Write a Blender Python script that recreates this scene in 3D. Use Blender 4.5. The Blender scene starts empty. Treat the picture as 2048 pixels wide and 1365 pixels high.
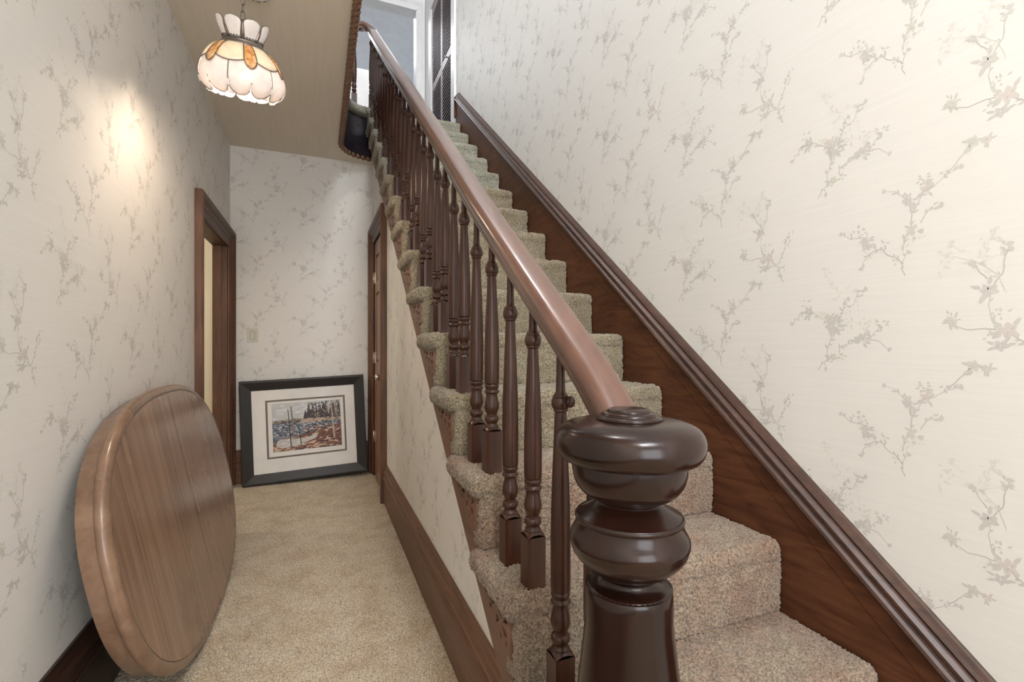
import bpy, math, random
import numpy as np
from mathutils import Vector, Matrix
from mathutils.geometry import tessellate_polygon
random.seed(7)
rng = np.random.default_rng(7)
PI = math.pi
scn = bpy.context.scene
COL = scn.collection

# ------------------------------------------------------------------ camera
THETA = math.atan(389 / 954)
ZC = 1.127
cam = bpy.data.cameras.new('camera')
cam.sensor_width = 36.0
cam.lens = 954 / 2048 * 36
cam.shift_y = 7.5 / 2048
cam.clip_start = 0.05
camo = bpy.data.objects.new('camera', cam)
camo.location = (0, 0, ZC)
camo.rotation_euler = (PI / 2, 0, -THETA)
COL.objects.link(camo)
scn.camera = camo

# ------------------------------------------------------------------ world, colour management
w = bpy.data.worlds.new('world')
scn.world = w
w.use_nodes = True
w.node_tree.nodes['Background'].inputs[0].default_value = (0.80, 0.88, 1.0, 1)
w.node_tree.nodes['Background'].inputs[1].default_value = 1.0
scn.view_settings.view_transform = 'Standard'
scn.view_settings.look = 'None'
scn.view_settings.gamma = 1
scn.view_settings.use_curve_mapping = False
scn.view_settings.exposure = 0.07

# main dimensions
XL, XW, XR = -0.65, 0.455, 1.235     # left wall, wall under the stairs, right wall
YB, YF = 4.40, -2.3                  # back wall of the hall, front wall of the house
HC, HU, HT = 2.73, 3.13, 5.75        # hall ceiling, upper floor, upper ceiling
RISE, RUN = 0.196, 0.2475
XT, XS = 0.375, 1.20                 # carpet left end, wall string face
M = RISE / RUN
def ny(n): return 4.16 - RUN * (16 - n)
def noz(y): return 16 * RISE + (y - 4.16) * M


def area(name, loc, target, sx, sy, power, color, spread=PI):
    l = bpy.data.lights.new(name, 'AREA')
    l.shape = 'RECTANGLE'; l.size = sx; l.size_y = sy
    l.energy = power; l.color = color; l.spread = spread
    o = bpy.data.objects.new(name, l)
    o.location = loc
    d = Vector(target) - Vector(loc)
    o.rotation_euler = d.to_track_quat('-Z', 'Y').to_euler()
    COL.objects.link(o)
    return o

def lamp(name, loc, power, color, r):
    l = bpy.data.lights.new(name, 'POINT')
    l.energy = power; l.color = color; l.shadow_soft_size = r
    o = bpy.data.objects.new(name, l); o.location = loc
    COL.objects.link(o)
    return o

# daylight through the glazed front door and its sidelight, behind the camera
area('front_door_daylight', (0.25, YF + 0.06, 1.45), (0.15, 4.0, 1.3), 1.5, 1.9, 52, (0.96, 0.98, 1.0))
# daylight through the upstairs landing window at the front of the house
area('landing_window_daylight', (0.55, YF + 0.06, 4.5), (0.7, 4.0, 2.2), 1.4, 1.7, 158, (0.94, 0.97, 1.0))
# added overhead fill, evens out the wall beyond the upstairs doorway
area('upstairs_room_fill', (0.6, 7.2, 5.7), (0.6, 7.4, 3.2), 1.4, 1.4, 52, (0.93, 0.95, 1.0))
# upstairs ceiling lamp over the stairwell; entry light is added fill for the left wall
lamp('landing_ceiling_light', (0.50, 1.9, 5.3), 74, (1.0, 0.97, 0.94), 0.10)
lamp('entry_fill_light', (0.25, -0.7, 2.5), 42, (1.0, 0.95, 0.88), 0.06)
lamp('side_room_light', (-2.2, 3.9, 1.9), 34, (1.0, 0.92, 0.78), 0.15)


# ------------------------------------------------------------------ materials
MATS = {}
def newmat(name):
    m = bpy.data.materials.new(name); m.use_nodes = True
    MATS[name] = m
    nt = m.node_tree
    return m, nt, nt.nodes['Principled BSDF']

def N(nt, t, **kw):
    n = nt.nodes.new(t)
    for k, v in kw.items(): setattr(n, k, v)
    return n

def ramp(nt, stops, fac):
    r = N(nt, 'ShaderNodeValToRGB')
    el = r.color_ramp.elements
    el[0].position, el[0].color = stops[0][0], (*stops[0][1], 1)
    el[1].position, el[1].color = stops[-1][0], (*stops[-1][1], 1)
    for p, c in stops[1:-1]:
        e = el.new(p); e.color = (*c, 1)
    nt.links.new(fac, r.inputs[0])
    return r.outputs[0]

def coords(nt, scale, rot=(0, 0, 0), rand=False):
    tc = N(nt, 'ShaderNodeTexCoord'); mp = N(nt, 'ShaderNodeMapping')
    mp.inputs['Scale'].default_value = scale
    mp.inputs['Rotation'].default_value = rot
    nt.links.new(tc.outputs['Object'], mp.inputs[0])
    if rand:
        oi = N(nt, 'ShaderNodeObjectInfo'); mu = N(nt, 'ShaderNodeMath', operation='MULTIPLY')
        mu.inputs[1].default_value = 37.0
        nt.links.new(oi.outputs['Random'], mu.inputs[0])
        nt.links.new(mu.outputs[0], mp.inputs['Location'])
    return mp.outputs[0]

def noise(nt, vec, scale=1, detail=4, rough=.55, dist=0):
    n = N(nt, 'ShaderNodeTexNoise')
    n.inputs['Scale'].default_value = scale; n.inputs['Detail'].default_value = detail
    n.inputs['Roughness'].default_value = rough; n.inputs['Distortion'].default_value = dist
    nt.links.new(vec, n.inputs['Vector'])
    return n.outputs['Fac']

def bump(nt, b, h, strength, dist):
    bp = N(nt, 'ShaderNodeBump')
    bp.inputs['Strength'].default_value = strength; bp.inputs['Distance'].default_value = dist
    nt.links.new(h, bp.inputs['Height']); nt.links.new(bp.outputs[0], b.inputs['Normal'])

def plain(name, c, rough=.5, metal=0.0, coat=0, var=.04):
    m, nt, b = newmat(name)
    f = noise(nt, coords(nt, (9, 9, 9)), 1, 3)
    col = ramp(nt, [(.3, tuple(max(0, x * (1 - var)) for x in c)), (.7, tuple(min(1, x * (1 + var)) for x in c))], f)
    nt.links.new(col, b.inputs['Base Color'])
    b.inputs['Roughness'].default_value = rough; b.inputs['Metallic'].default_value = metal
    b.inputs['Coat Weight'].default_value = coat
    return m

def wood(name, dark, light, scale, rough=.35, coat=.3, rot=(0, 0, 0), rand=False, contrast=1.0, blotch=.25, dist=1.2):
    m, nt, b = newmat(name)
    v = coords(nt, scale, rot, rand)
    f1 = noise(nt, v, 1, 6, .62, dist)
    v2 = coords(nt, (3.0, 3.0, 3.0), rot, rand)
    f2 = noise(nt, v2, 1, 3, .5)
    lo, hi = .5 - .22 / contrast, .5 + .22 / contrast
    c1 = ramp(nt, [(lo, dark), (hi, light)], f1)
    mx = N(nt, 'ShaderNodeMix', data_type='RGBA', blend_type='MULTIPLY')
    mx.inputs[0].default_value = 1
    c2 = ramp(nt, [(.35, (1 - blotch,) * 3), (.65, (1, 1, 1))], f2)
    nt.links.new(c1, mx.inputs[6]); nt.links.new(c2, mx.inputs[7])
    nt.links.new(mx.outputs[2], b.inputs['Base Color'])
    rr = N(nt, 'ShaderNodeMapRange')
    rr.inputs['To Min'].default_value = rough - .06; rr.inputs['To Max'].default_value = rough + .12
    nt.links.new(f2, rr.inputs[0]); nt.links.new(rr.outputs[0], b.inputs['Roughness'])
    b.inputs['Coat Weight'].default_value = coat; b.inputs['Coat Roughness'].default_value = .18
    b.inputs['Specular IOR Level'].default_value = .4
    bump(nt, b, f1, .10, .0015)
    return m

def paper(name, c, streak_scale, amt=.05):
    m, nt, b = newmat(name)
    f = noise(nt, coords(nt, streak_scale), 1, 5, .7)
    col = ramp(nt, [(.3, tuple(x * (1 - amt) for x in c)), (.7, c)], f)
    nt.links.new(col, b.inputs['Base Color'])
    b.inputs['Roughness'].default_value = .55
    b.inputs['Specular IOR Level'].default_value = .35
    bump(nt, b, f, .10, .001)
    return m

def carpet(name, c1, c2, c3, bscale=190):
    m, nt, b = newmat(name)
    v = coords(nt, (1, 1, 1))
    big = noise(nt, v, 7, 4, .6); fine = noise(nt, v, bscale, 2, .6); mid = noise(nt, v, 60, 3, .6)
    ca = ramp(nt, [(.36, c1), (.5, c2), (.64, c3)], big)
    cb = ramp(nt, [(.36, (.46, .44, .40)), (.60, (1.14, 1.14, 1.14))], fine)  # fine noise paints the shade between tufts into the pile colour
    cc = ramp(nt, [(.3, (.86, .86, .86)), (.7, (1, 1, 1))], mid)
    a = N(nt, 'ShaderNodeMix', data_type='RGBA', blend_type='MULTIPLY'); a.inputs[0].default_value = 1
    nt.links.new(ca, a.inputs[6]); nt.links.new(cb, a.inputs[7])
    d = N(nt, 'ShaderNodeMix', data_type='RGBA', blend_type='MULTIPLY'); d.inputs[0].default_value = 1
    nt.links.new(a.outputs[2], d.inputs[6]); nt.links.new(cc, d.inputs[7])
    nt.links.new(d.outputs[2], b.inputs['Base Color'])
    b.inputs['Roughness'].default_value = .95; b.inputs['Specular IOR Level'].default_value = .1
    b.inputs['Sheen Weight'].default_value = .25
    bump(nt, b, fine, 1.0, .006)
    return m

WP = paper('wallpaper', (.80, .785, .752), (3, 3, 160), .05)
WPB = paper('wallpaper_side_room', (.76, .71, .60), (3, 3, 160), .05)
CEIL = paper('ceiling_paper', (.81, .725, .61), (60, 2.0, 60), .09)
TWIG = plain('print_twig', (.53, .51, .48), .6)
LEAF = plain('print_leaf', (.60, .585, .555), .6)
PETAL = plain('print_petal', (.65, .60, .565), .6)
GREEN = plain('print_green', (.62, .62, .55), .6)
FAINT = plain('print_faint', (.705, .69, .65), .6)
WHITE = plain('white_trim', (.76, .76, .77), .4)
UPW = plain('upstairs_blue_grey', (.64, .65, .69), .6)
UPC = plain('upstairs_white', (.82, .83, .85), .6)
NEWEL = wood('newel_wood', (.010, .0035, .0022), (.028, .0088, .0055), (14, 14, 3), .20, 0)
BAL = wood('baluster_wood', (.028, .0085, .004), (.075, .024, .012), (30, 30, 4), .28, 0)
RAIL = wood('handrail_wood', (.060, .023, .014), (.145, .062, .038), (40, 3.5, 8), .36, 1.0, contrast=.8, blotch=.08)
OUTS = wood('outer_string_wood', (.115, .055, .032), (.21, .108, .066), (30, 3, 30), .44, 0)
STRING = wood('string_wood', (.060, .020, .009), (.150, .058, .027), (6, 3.5, 26), .46, 0, rot=(-.67, 0, 0))
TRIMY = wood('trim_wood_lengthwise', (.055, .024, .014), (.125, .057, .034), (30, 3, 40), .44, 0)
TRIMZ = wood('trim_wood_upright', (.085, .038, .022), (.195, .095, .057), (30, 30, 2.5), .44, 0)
DOORW = wood('door_wood', (.24, .118, .064), (.43, .235, .14), (30, 30, 2.5), .40, .2)
DARKB = wood('dark_baseboard', (.03, .014, .010), (.065, .03, .02), (30, 3, 40), .38, .25)
FASC = wood('fascia_wood', (.012, .010, .014), (.030, .024, .032), (20, 20, 4), .22, .5)
ROPE = wood('rope_moulding_wood', (.13, .065, .038), (.27, .145, .085), (30, 30, 30), .42, .2)
OAK = wood('oak_boards', (.16, .09, .058), (.38, .238, .158), (42, .9, 6), .25, .3, rand=True, contrast=.95, blotch=.08, dist=0)
OAK.node_tree.nodes['Principled BSDF'].inputs['Normal'].links and OAK.node_tree.links.remove(OAK.node_tree.nodes['Principled BSDF'].inputs['Normal'].links[0])
OAKR = wood('oak_rim', (.17, .095, .06), (.32, .20, .13), (14, 10, 10), .26, .3)
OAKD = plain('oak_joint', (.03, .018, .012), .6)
STRING.node_tree.nodes['Principled BSDF'].inputs['Specular IOR Level'].default_value = .22
CAPW = wood('cap_wood', (.032, .015, .010), (.085, .038, .024), (30, 3, 40), .36, .1)
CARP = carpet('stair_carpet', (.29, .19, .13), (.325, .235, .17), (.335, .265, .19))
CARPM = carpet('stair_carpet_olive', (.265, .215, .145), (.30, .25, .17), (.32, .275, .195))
CARPU = carpet('carpet_grey_green', (.31, .30, .235), (.36, .35, .28), (.40, .39, .315))
CARPF = carpet('hall_carpet', (.56, .44, .30), (.64, .53, .38), (.68, .58, .44))
BLACKF = plain('black_frame', (.022, .019, .018), .5)
MATB = plain('white_matboard', (.78, .77, .75), .8)
FILLET = plain('taupe_fillet', (.16, .12, .10), .5)
NICKEL = plain('satin_nickel', (.62, .58, .53), .3, 1.0)
BRASS = plain('aged_pewter', (.20, .17, .15), .42, .8)
SWITCH = plain('switch_almond', (.62, .60, .50), .4)
LOUV = plain('louver_brown', (.085, .055, .055), .45)
LOUVF = plain('louver_frame_lit_edge', (.30, .25, .26), .45)
PLAST = plain('white_plastic', (.85, .84, .82), .4)
GLASSW, _nt, _b = newmat('window_glass')
_b.inputs['Transmission Weight'].default_value = 1; _b.inputs['Roughness'].default_value = .02; _b.inputs['IOR'].default_value = 1.02

def milk(name, c, glow):
    m, nt, b = newmat(name)
    f = noise(nt, coords(nt, (14, 14, 14)), 1, 5, .6, 1.5)
    col = ramp(nt, [(.35, tuple(x * .86 for x in c)), (.65, c)], f)
    nt.links.new(col, b.inputs['Base Color'])
    b.inputs['Roughness'].default_value = .18
    b.inputs['Coat Weight'].default_value = .4
    b.inputs['Emission Strength'].default_value = glow     # glass of a lit lamp
    nt.links.new(col, b.inputs['Emission Color'])
    tr = N(nt, 'ShaderNodeBsdfTranslucent'); nt.links.new(col, tr.inputs[0])
    ms = N(nt, 'ShaderNodeMixShader'); ms.inputs[0].default_value = .16
    nt.links.new(b.outputs[0], ms.inputs[1]); nt.links.new(tr.outputs[0], ms.inputs[2])
    nt.links.new(ms.outputs[0], nt.nodes['Material Output'].inputs[0])
    return m
MILK = milk('milk_glass', (.86, .80, .77), .16)
CREAM = milk('cream_glass', (.86, .77, .60), .14)
AMB, _nt, _b = newmat('amber_glass')
_f = noise(_nt, coords(_nt, (22, 22, 30)), 1, 5, .6, 2.5)
_c = ramp(_nt, [(.35, (.40, .13, .03)), (.5, (.66, .30, .09)), (.68, (.85, .68, .45))], _f)
_nt.links.new(_c, _b.inputs['Base Color']); _nt.links.new(_c, _b.inputs['Emission Color'])
_b.inputs['Emission Strength'].default_value = .2; _b.inputs['Roughness'].default_value = .15

# ------------------------------------------------------------------ mesh helpers
class MB:
    def __init__(s): s.v = []; s.f = []; s.m = []; s.smooth = []
    def add(s, vs, fs, mi=0, smooth=False):
        o = len(s.v); s.v += [tuple(p) for p in vs]
        for f in fs:
            s.f.append([i + o for i in f]); s.m.append(mi); s.smooth.append(smooth)
    def box(s, x0, x1, y0, y1, z0, z1, mi=0):
        if x0 > x1: x0, x1 = x1, x0
        if y0 > y1: y0, y1 = y1, y0
        if z0 > z1: z0, z1 = z1, z0
        s.add([(x0, y0, z0), (x1, y0, z0), (x1, y1, z0), (x0, y1, z0), (x0, y0, z1), (x1, y0, z1), (x1, y1, z1), (x0, y1, z1)],
              [(0, 3, 2, 1), (4, 5, 6, 7), (0, 1, 5, 4), (1, 2, 6, 5), (2, 3, 7, 6), (3, 0, 4, 7)], mi)
    def lathe(s, prof, c=(0, 0), seg=32, mi=0, smooth=True, cap=True):
        vs = []; fs = []
        n = len(prof)
        for i in range(seg):
            a = 2 * PI * i / seg
            for r, z in prof: vs.append((c[0] + r * math.cos(a), c[1] + r * math.sin(a), z))
        for i in range(seg):
            j = (i + 1) % seg
            for k in range(n - 1):
                fs.append((i * n + k, j * n + k, j * n + k + 1, i * n + k + 1))
        if cap:
            fs.append([i * n for i in range(seg)][::-1]); fs.append([i * n + n - 1 for i in range(seg)])
        s.add(vs, fs, mi, smooth)
    def sweep(s, prof, path, frames, mi=0, smooth=False, closed=False, cap=True):
        """prof: list of (a,b); frames: per path point (A,B) vectors"""
        n = len(prof); vs = []; fs = []
        for P, (A, B) in zip(path, frames):
            for a, b in prof: vs.append(tuple(Vector(P) + Vector(A) * a + Vector(B) * b))
        L = len(path)
        for i in range(L if closed else L - 1):
            j = (i + 1) % L
            for k in range(n):
                l = (k + 1) % n
                fs.append((i * n + k, j * n + k, j * n + l, i * n + l))
        if cap and not closed:
            fs.append(list(range(n))[::-1]); fs.append([(L - 1) * n + k for k in range(n)])
        s.add(vs, fs, mi, smooth)
    def tube(s, path, r, seg=8, mi=0, closed=False):
        P = [Vector(p) for p in path]; fr = []
        up = Vector((0.13, 0.21, 0.97))
        for i in range(len(P)):
            a = P[i - 1] if (i > 0 or closed) else P[i]
            b = P[(i + 1) % len(P)] if (i < len(P) - 1 or closed) else P[i]
            t = (b - a).normalized()
            A = t.cross(up)
            if A.length < .05: A = t.cross(Vector((1, 0, 0)))
            A.normalize(); B = t.cross(A).normalized(); fr.append((A, B))
        prof = [(r * math.cos(2 * PI * k / seg), r * math.sin(2 * PI * k / seg)) for k in range(seg)]
        s.sweep(prof, P, fr, mi, True, closed)
    def build(s, name, mats, parent=None, loc=None):
        me = bpy.data.meshes.new(name)
        me.from_pydata(s.v, [], s.f)
        if not isinstance(mats, (list, tuple)): mats = [mats]
        for m in mats: me.materials.append(m)
        me.polygons.foreach_set('material_index', s.m)
        me.polygons.foreach_set('use_smooth', s.smooth)
        me.update()
        o = bpy.data.objects.new(name, me); COL.objects.link(o)
        if parent: o.parent = parent
        if loc: o.location = loc
        return o

def autosmooth(o, ang=40):
    me = o.data
    try:
        me.set_sharp_from_angle(angle=math.radians(ang))
    except Exception: pass

def tag(o, label=None, cat=None, group=None, kind=None):
    if label: o['label'] = label
    if cat: o['category'] = cat
    if group: o['group'] = group
    if kind: o['kind'] = kind
    return o
def struct(o): o['kind'] = 'structure'; return o
def thing(name, label, cat, loc=(0, 0, 0), rot=(0, 0, 0), group=None):
    o = bpy.data.objects.new(name, None); o.location = loc; o.rotation_euler = rot
    o.empty_display_size = .1
    COL.objects.link(o)
    return tag(o, label, cat, group)
def bevel(o, w, seg=2):
    b = o.modifiers.new('bevel', 'BEVEL'); b.width = w; b.segments = seg; b.limit_method = 'ANGLE'
    b.angle_limit = math.radians(35)
    return o
def polyprism(mb, loops, depth, mapf, mi=0):
    """2D loops (outer, holes...) -> prism; mapf(u,v,d) -> xyz"""
    V3 = [[Vector((u, v, 0)) for u, v in lp] for lp in loops]
    tris = tessellate_polygon(V3)
    flat = [p for lp in loops for p in lp]
    n = len(flat)
    vs = [mapf(u, v, 0) for u, v in flat] + [mapf(u, v, depth) for u, v in flat]
    fs = [tuple(t) for t in tris] + [tuple(i + n for i in t[::-1]) for t in tris]
    o = 0
    for lp in loops:
        L = len(lp)
        for i in range(L):
            j = (i + 1) % L
            fs.append((o + i, o + j, o + j + n, o + i + n))
        o += L
    mb.add(vs, fs, mi)

# ------------------------------------------------------------------ wallpaper print
def leafpoly(cx, cy, ang, L, W):
    c, s = math.cos(ang), math.sin(ang)
    pts = [(0, 0), (.3 * L, .5 * W), (.65 * L, .42 * W), (L, 0), (.65 * L, -.42 * W), (.3 * L, -.5 * W)]
    return [(cx + x * c - y * s, cy + x * s + y * c) for x, y in pts]

def motif(branches, flowers, clusters, sx, sy, ref, faint=False, seed=0):
    """returns list of (polygon2d, material index) in metres around ref"""
    R = random.Random(seed); out = []
    def T(p): return ((p[0] - ref[0]) * sx, -(p[1] - ref[1]) * sy)
    for br in branches:
        P = [T(p) for p in br]
        # refine with small kinks
        Q = []
        for a, b in zip(P[:-1], P[1:]):
            for k in range(3):
                t = k / 3
                Q.append((a[0] + (b[0] - a[0]) * t + R.uniform(-.0011, .0011), a[1] + (b[1] - a[1]) * t + R.uniform(-.0011, .0011)))
        Q.append(P[-1])
        n = len(Q)
        for i in range(n - 1):
            a, b = Q[i], Q[i + 1]
            d = math.hypot(b[0] - a[0], b[1] - a[1]) or 1e-6
            nx, nyy = -(b[1] - a[1]) / d, (b[0] - a[0]) / d
            w0 = (.0011 * (1 - .6 * i / n)) * (.6 if faint else 1); w1 = (.0011 * (1 - .6 * (i + 1) / n)) * (.6 if faint else 1)
            out.append(([(a[0] + nx * w0, a[1] + nyy * w0), (a[0] - nx * w0, a[1] - nyy * w0), (b[0] - nx * w1, b[1] - nyy * w1), (b[0] + nx * w1, b[1] + nyy * w1)], 5 if faint else 1))
            if i > 1 and R.random() < (.55 if not faint else .5):
                side = R.choice((-1, 1)); an = math.atan2(b[1] - a[1], b[0] - a[0]) + side * R.uniform(.5, 1.1)
                L = R.uniform(.008, .014)
                out.append((leafpoly(a[0], a[1], an, L, L * .42), 5 if faint else 2))
        # tip buds
        a, b = Q[-2], Q[-1]; an = math.atan2(b[1] - a[1], b[0] - a[0])
        for dd in (-.6, 0, .6):
            out.append((leafpoly(b[0], b[1], an + dd, .010, .0045), 5 if faint else 2))
    for (x, y, s, col) in flowers:
        c = T((x, y)); a0 = R.uniform(0, 1)
        for k in range(R.choice((4, 5, 6))):
            an = a0 + k * 1.2566 + R.uniform(-.2, .2)
            L = s * R.uniform(.8, 1.1)
            out.append((leafpoly(c[0] + .001 * math.cos(an), c[1] + .001 * math.sin(an) * .8, an, L, L * .72), col))
        for k in range(4):
            an = R.uniform(0, 6.28)
            out.append((leafpoly(c[0] + s * .7 * math.cos(an), c[1] + s * .6 * math.sin(an), an, s * 1.15, s * .45), 2))
        for k in range(3):
            an = R.uniform(0, 6.28)
            out.append((leafpoly(c[0] + s * .15 * math.cos(an), c[1] + s * .15 * math.sin(an), an, s * .4, s * .14), 1))
    for (x, y, s, n) in clusters:
        c = T((x, y))
        for k in range(n):
            an = R.uniform(0, 6.28); r = R.uniform(0, s)
            out.append((leafpoly(c[0] + r * math.cos(an), c[1] + r * math.sin(an), an + R.uniform(-.4, .4), R.uniform(.006, .011), .0042), 5 if faint else 2))
    return out

mV = motif(
    [[(1118, 688), (1098, 650), (1100, 615), (1128, 570)], [(1100, 615), (1060, 580), (1010, 555), (990, 525), (955, 522), (935, 500), (890, 460)],
     [(955, 522), (900, 545), (880, 580), (865, 610)], [(870, 435), (800, 430), (740, 395)],
     [(1105, 550), (1112, 490), (1150, 450), (1145, 405), (1155, 350), (1180, 320), (1215, 250), (1265, 240), (1310, 205), (1380, 180)],
     [(1150, 350), (1142, 320), (1130, 285), (1095, 245), (1060, 215), (1010, 200)], [(1195, 415), (1240, 360), (1290, 345)],
     [(1330, 190), (1380, 140), (1410, 100), (1440, 75)]],
    [(885, 455, .013, 3), (1160, 445, .0125, 4), (1225, 245, .013, 3), (1130, 288, .012, 2), (1240, 212, .010, 3), (1445, 70, .012, 4), (1500, 82, .009, 3), (905, 495, .009, 2)],
    [(1210, 180, .012, 7), (1080, 608, .008, 5), (990, 495, .009, 5), (880, 410, .012, 6), (820, 400, .015, 6), (1270, 345, .008, 4), (1320, 175, .008, 4), (1190, 460, .014, 5)],
    3.72e-4, 4.16e-4, (1118, 688), seed=1)
mB = motif(
    [[(465, 722), (445, 690), (440, 650), (410, 610), (385, 590), (350, 565), (330, 540), (322, 480), (328, 425)],
     [(320, 375), (300, 350), (275, 310)], [(335, 400), (362, 360), (368, 300), (380, 260)], [(345, 570), (300, 565), (260, 572), (200, 540)],
     [(430, 625), (460, 575), (475, 530), (490, 490)]],
    [(378, 575, .017, 3), (322, 420, .017, 2), (356, 632, .013, 2), (215, 535, .011, 4)],
    [(370, 270, .010, 6), (285, 310, .010, 6), (210, 525, .016, 8), (455, 655, .010, 5), (500, 490, .016, 7), (360, 515, .010, 5), (325, 600, .010, 4)],
    5.4e-4, 5.2e-4, (465, 722), seed=2)
mC = motif(
    [[(640, 1210), (660, 1175), (688, 1150), (692, 1090), (715, 1020), (705, 960), (660, 920), (610, 885), (545, 890), (510, 920), (485, 940)],
     [(725, 940), (760, 930), (780, 870), (830, 860), (855, 800), (880, 785)], [(750, 1110), (765, 1075), (820, 1060), (860, 1040), (905, 1030), (950, 985)],
     [(900, 1040), (950, 1050), (990, 1085)], [(780, 880), (778, 845), (795, 830)]],
    [(712, 965, .020, 2), (585, 880, .015, 2), (862, 1042, .015, 2), (722, 1135, .012, 4), (700, 925, .012, 3), (740, 990, .012, 2)],
    [(575, 830, .010, 7), (690, 1180, .012, 6), (770, 1130, .008, 5), (960, 965, .012, 7), (870, 790, .010, 4), (760, 955, .012, 5), (920, 1020, .010, 5)],
    4.79e-4, 4.77e-4, (710, 960), seed=3)
mF = motif(
    [[(980, 850), (955, 775), (900, 715), (850, 690), (800, 670)], [(905, 715), (925, 640), (935, 600)], [(830, 650), (810, 620)], [(900, 715), (960, 690)]],
    [], [(910, 690, .018, 8), (800, 670, .018, 7), (930, 610, .016, 8), (760, 720, .014, 5), (655, 585, .028, 7), (480, 610, .012, 5)],
    5e-4, 4.8e-4, (955, 775), faint=True, seed=4)
mG = motif(
    [[(1390, 1070), (1375, 990), (1370, 930)], [(1440, 1180), (1420, 1130), (1380, 1100), (1340, 1085), (1250, 1060), (1180, 1040)],
     [(1300, 930), (1240, 900), (1210, 850), (1185, 790)]],
    [], [(1340, 1075, .020, 8), (1450, 1075, .018, 8), (1180, 1040, .014, 6), (1290, 930, .022, 8), (1190, 800, .012, 5), (1440, 1170, .012, 5)],
    4.2e-4, 4.6e-4, (1390, 1070), faint=True, seed=5)
PU, PV = .528, .457
def print_on(mb, anchor, urange, vrange, mapf, keep=lambda u, v: True):
    """mapf(u,v,lift)->xyz"""
    u0, v0 = anchor
    c0 = int((urange[0] - u0) / PU) - 2; c1 = int((urange[1] - u0) / PU) + 2
    r0 = int((vrange[0] - v0) / PV) - 2; r1 = int((vrange[1] - v0) / PV) + 2
    k = 0
    for c in range(c0, c1 + 1):
        for r in range(r0, r1 + 1):
            bu = u0 + c * PU; bv = v0 + r * PV + (c % 2) * PV / 2
            for (m, du, dv) in ((mV, 0, 0), (mB, .222, -.205), (mC, .358, .123), (mF, .16, -.02), (mG, -.10, -.09)):
                cu, cv = bu + du, bv + dv
                if not (urange[0] - .15 < cu < urange[1] + .15 and vrange[0] - .25 < cv < vrange[1] + .15): continue
                for poly, mi in m:
                    P = [(cu + a, cv + b) for a, b in poly]
                    if all(urange[0] + .002 < p[0] < urange[1] - .002 and vrange[0] + .002 < p[1] < vrange[1] - .002 for p in P) and keep(*P[0]):
                        k += 1
                        lift = .0001 + .000004 * (k % 70)
                        mb.add([mapf(p[0], p[1], lift) for p in P], [tuple(range(len(P)))], mi)
PAPER = [WP, TWIG, LEAF, PETAL, GREEN, FAINT]

# ------------------------------------------------------------------ setting: walls, floor, ceiling
def quad(mb, pts, mi=0): mb.add(pts, [tuple(range(len(pts)))], mi)

# floor of the hall (dense pile relief near the camera)
def grid_sheet(name, x0, x1, y0, y1, z, step, amp, mat, seed=0):
    nx = int((x1 - x0) / step) + 1; nyy = int((y1 - y0) / step) + 1
    xs = np.linspace(x0, x1, nx); ys = np.linspace(y0, y1, nyy)
    X, Y = np.meshgrid(xs, ys, indexing='ij')
    r = np.random.default_rng(seed)
    Z = z + r.uniform(-amp, amp, X.shape)
    j = step * .35
    X2 = X + r.uniform(-j, j, X.shape); Y2 = Y + r.uniform(-j, j, X.shape)
    v = np.stack([X2, Y2, Z], -1).reshape(-1, 3)
    i = np.arange(nx - 1)[:, None] * nyy + np.arange(nyy - 1)[None]
    f = np.stack([i, i + nyy, i + nyy + 1, i + 1], -1).reshape(-1, 4)
    return np_mesh(name, v, f, mat)
def np_mesh(name, v, f, mat, smooth=True):
    me = bpy.data.meshes.new(name)
    me.vertices.add(len(v)); me.vertices.foreach_set('co', np.asarray(v, dtype=np.float32).ravel())
    me.loops.add(f.size); me.loops.foreach_set('vertex_index', f.ravel().astype(np.int32))
    me.polygons.add(len(f)); me.polygons.foreach_set('loop_start', (np.arange(len(f)) * f.shape[1]).astype(np.int32))
    me.polygons.foreach_set('loop_total', np.full(len(f), f.shape[1], dtype=np.int32))
    me.polygons.foreach_set('use_smooth', np.full(len(f), smooth))
    me.materials.append(mat)
    me.update(calc_edges=True); me.validate()
    o = bpy.data.objects.new(name, me); COL.objects.link(o)
    return o

fl = MB(); fl.box(-3.2, XR, YF, YB + .02, -.12, -.004)
floor = struct(fl.build('floor', CARPF))
fpile = grid_sheet('carpet_pile', XL, XW, .9, YB, .004, .0058, .0028, CARPF, 3)
fpile.parent = floor; fpile['kind'] = 'stuff'

# left wall (with the doorway opening), papered
DY0, DY1, DZ = 3.33, 4.27, 1.893
wl = MB()
for (a, b, c, d) in ((YF, DY0, 0, HC), (DY0, DY1, DZ, HC), (DY1, YB, 0, HC)):
    quad(wl, [(XL, a, c), (XL, b, c), (XL, b, d), (XL, a, d)])
print_on(wl, (1.683 - .358, 1.355 - .123), (-.2, YB), (.2, HC), lambda u, v, l: (XL + l, u, v),
         lambda u, v: not (DY0 - .1 < u < DY1 + .1 and v < DZ + .1))
wall_left = struct(wl.build('wall_left', PAPER))
# back wall
wb = MB()
quad(wb, [(XL, YB, 0), (XW, YB, 0), (XW, YB, HC), (XL, YB, HC)])
print_on(wb, (-.4765, 2.562), (XL, XW), (.2, HC), lambda u, v, l: (u, YB - l, v))
wall_back = struct(wb.build('wall_back', PAPER))
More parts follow.
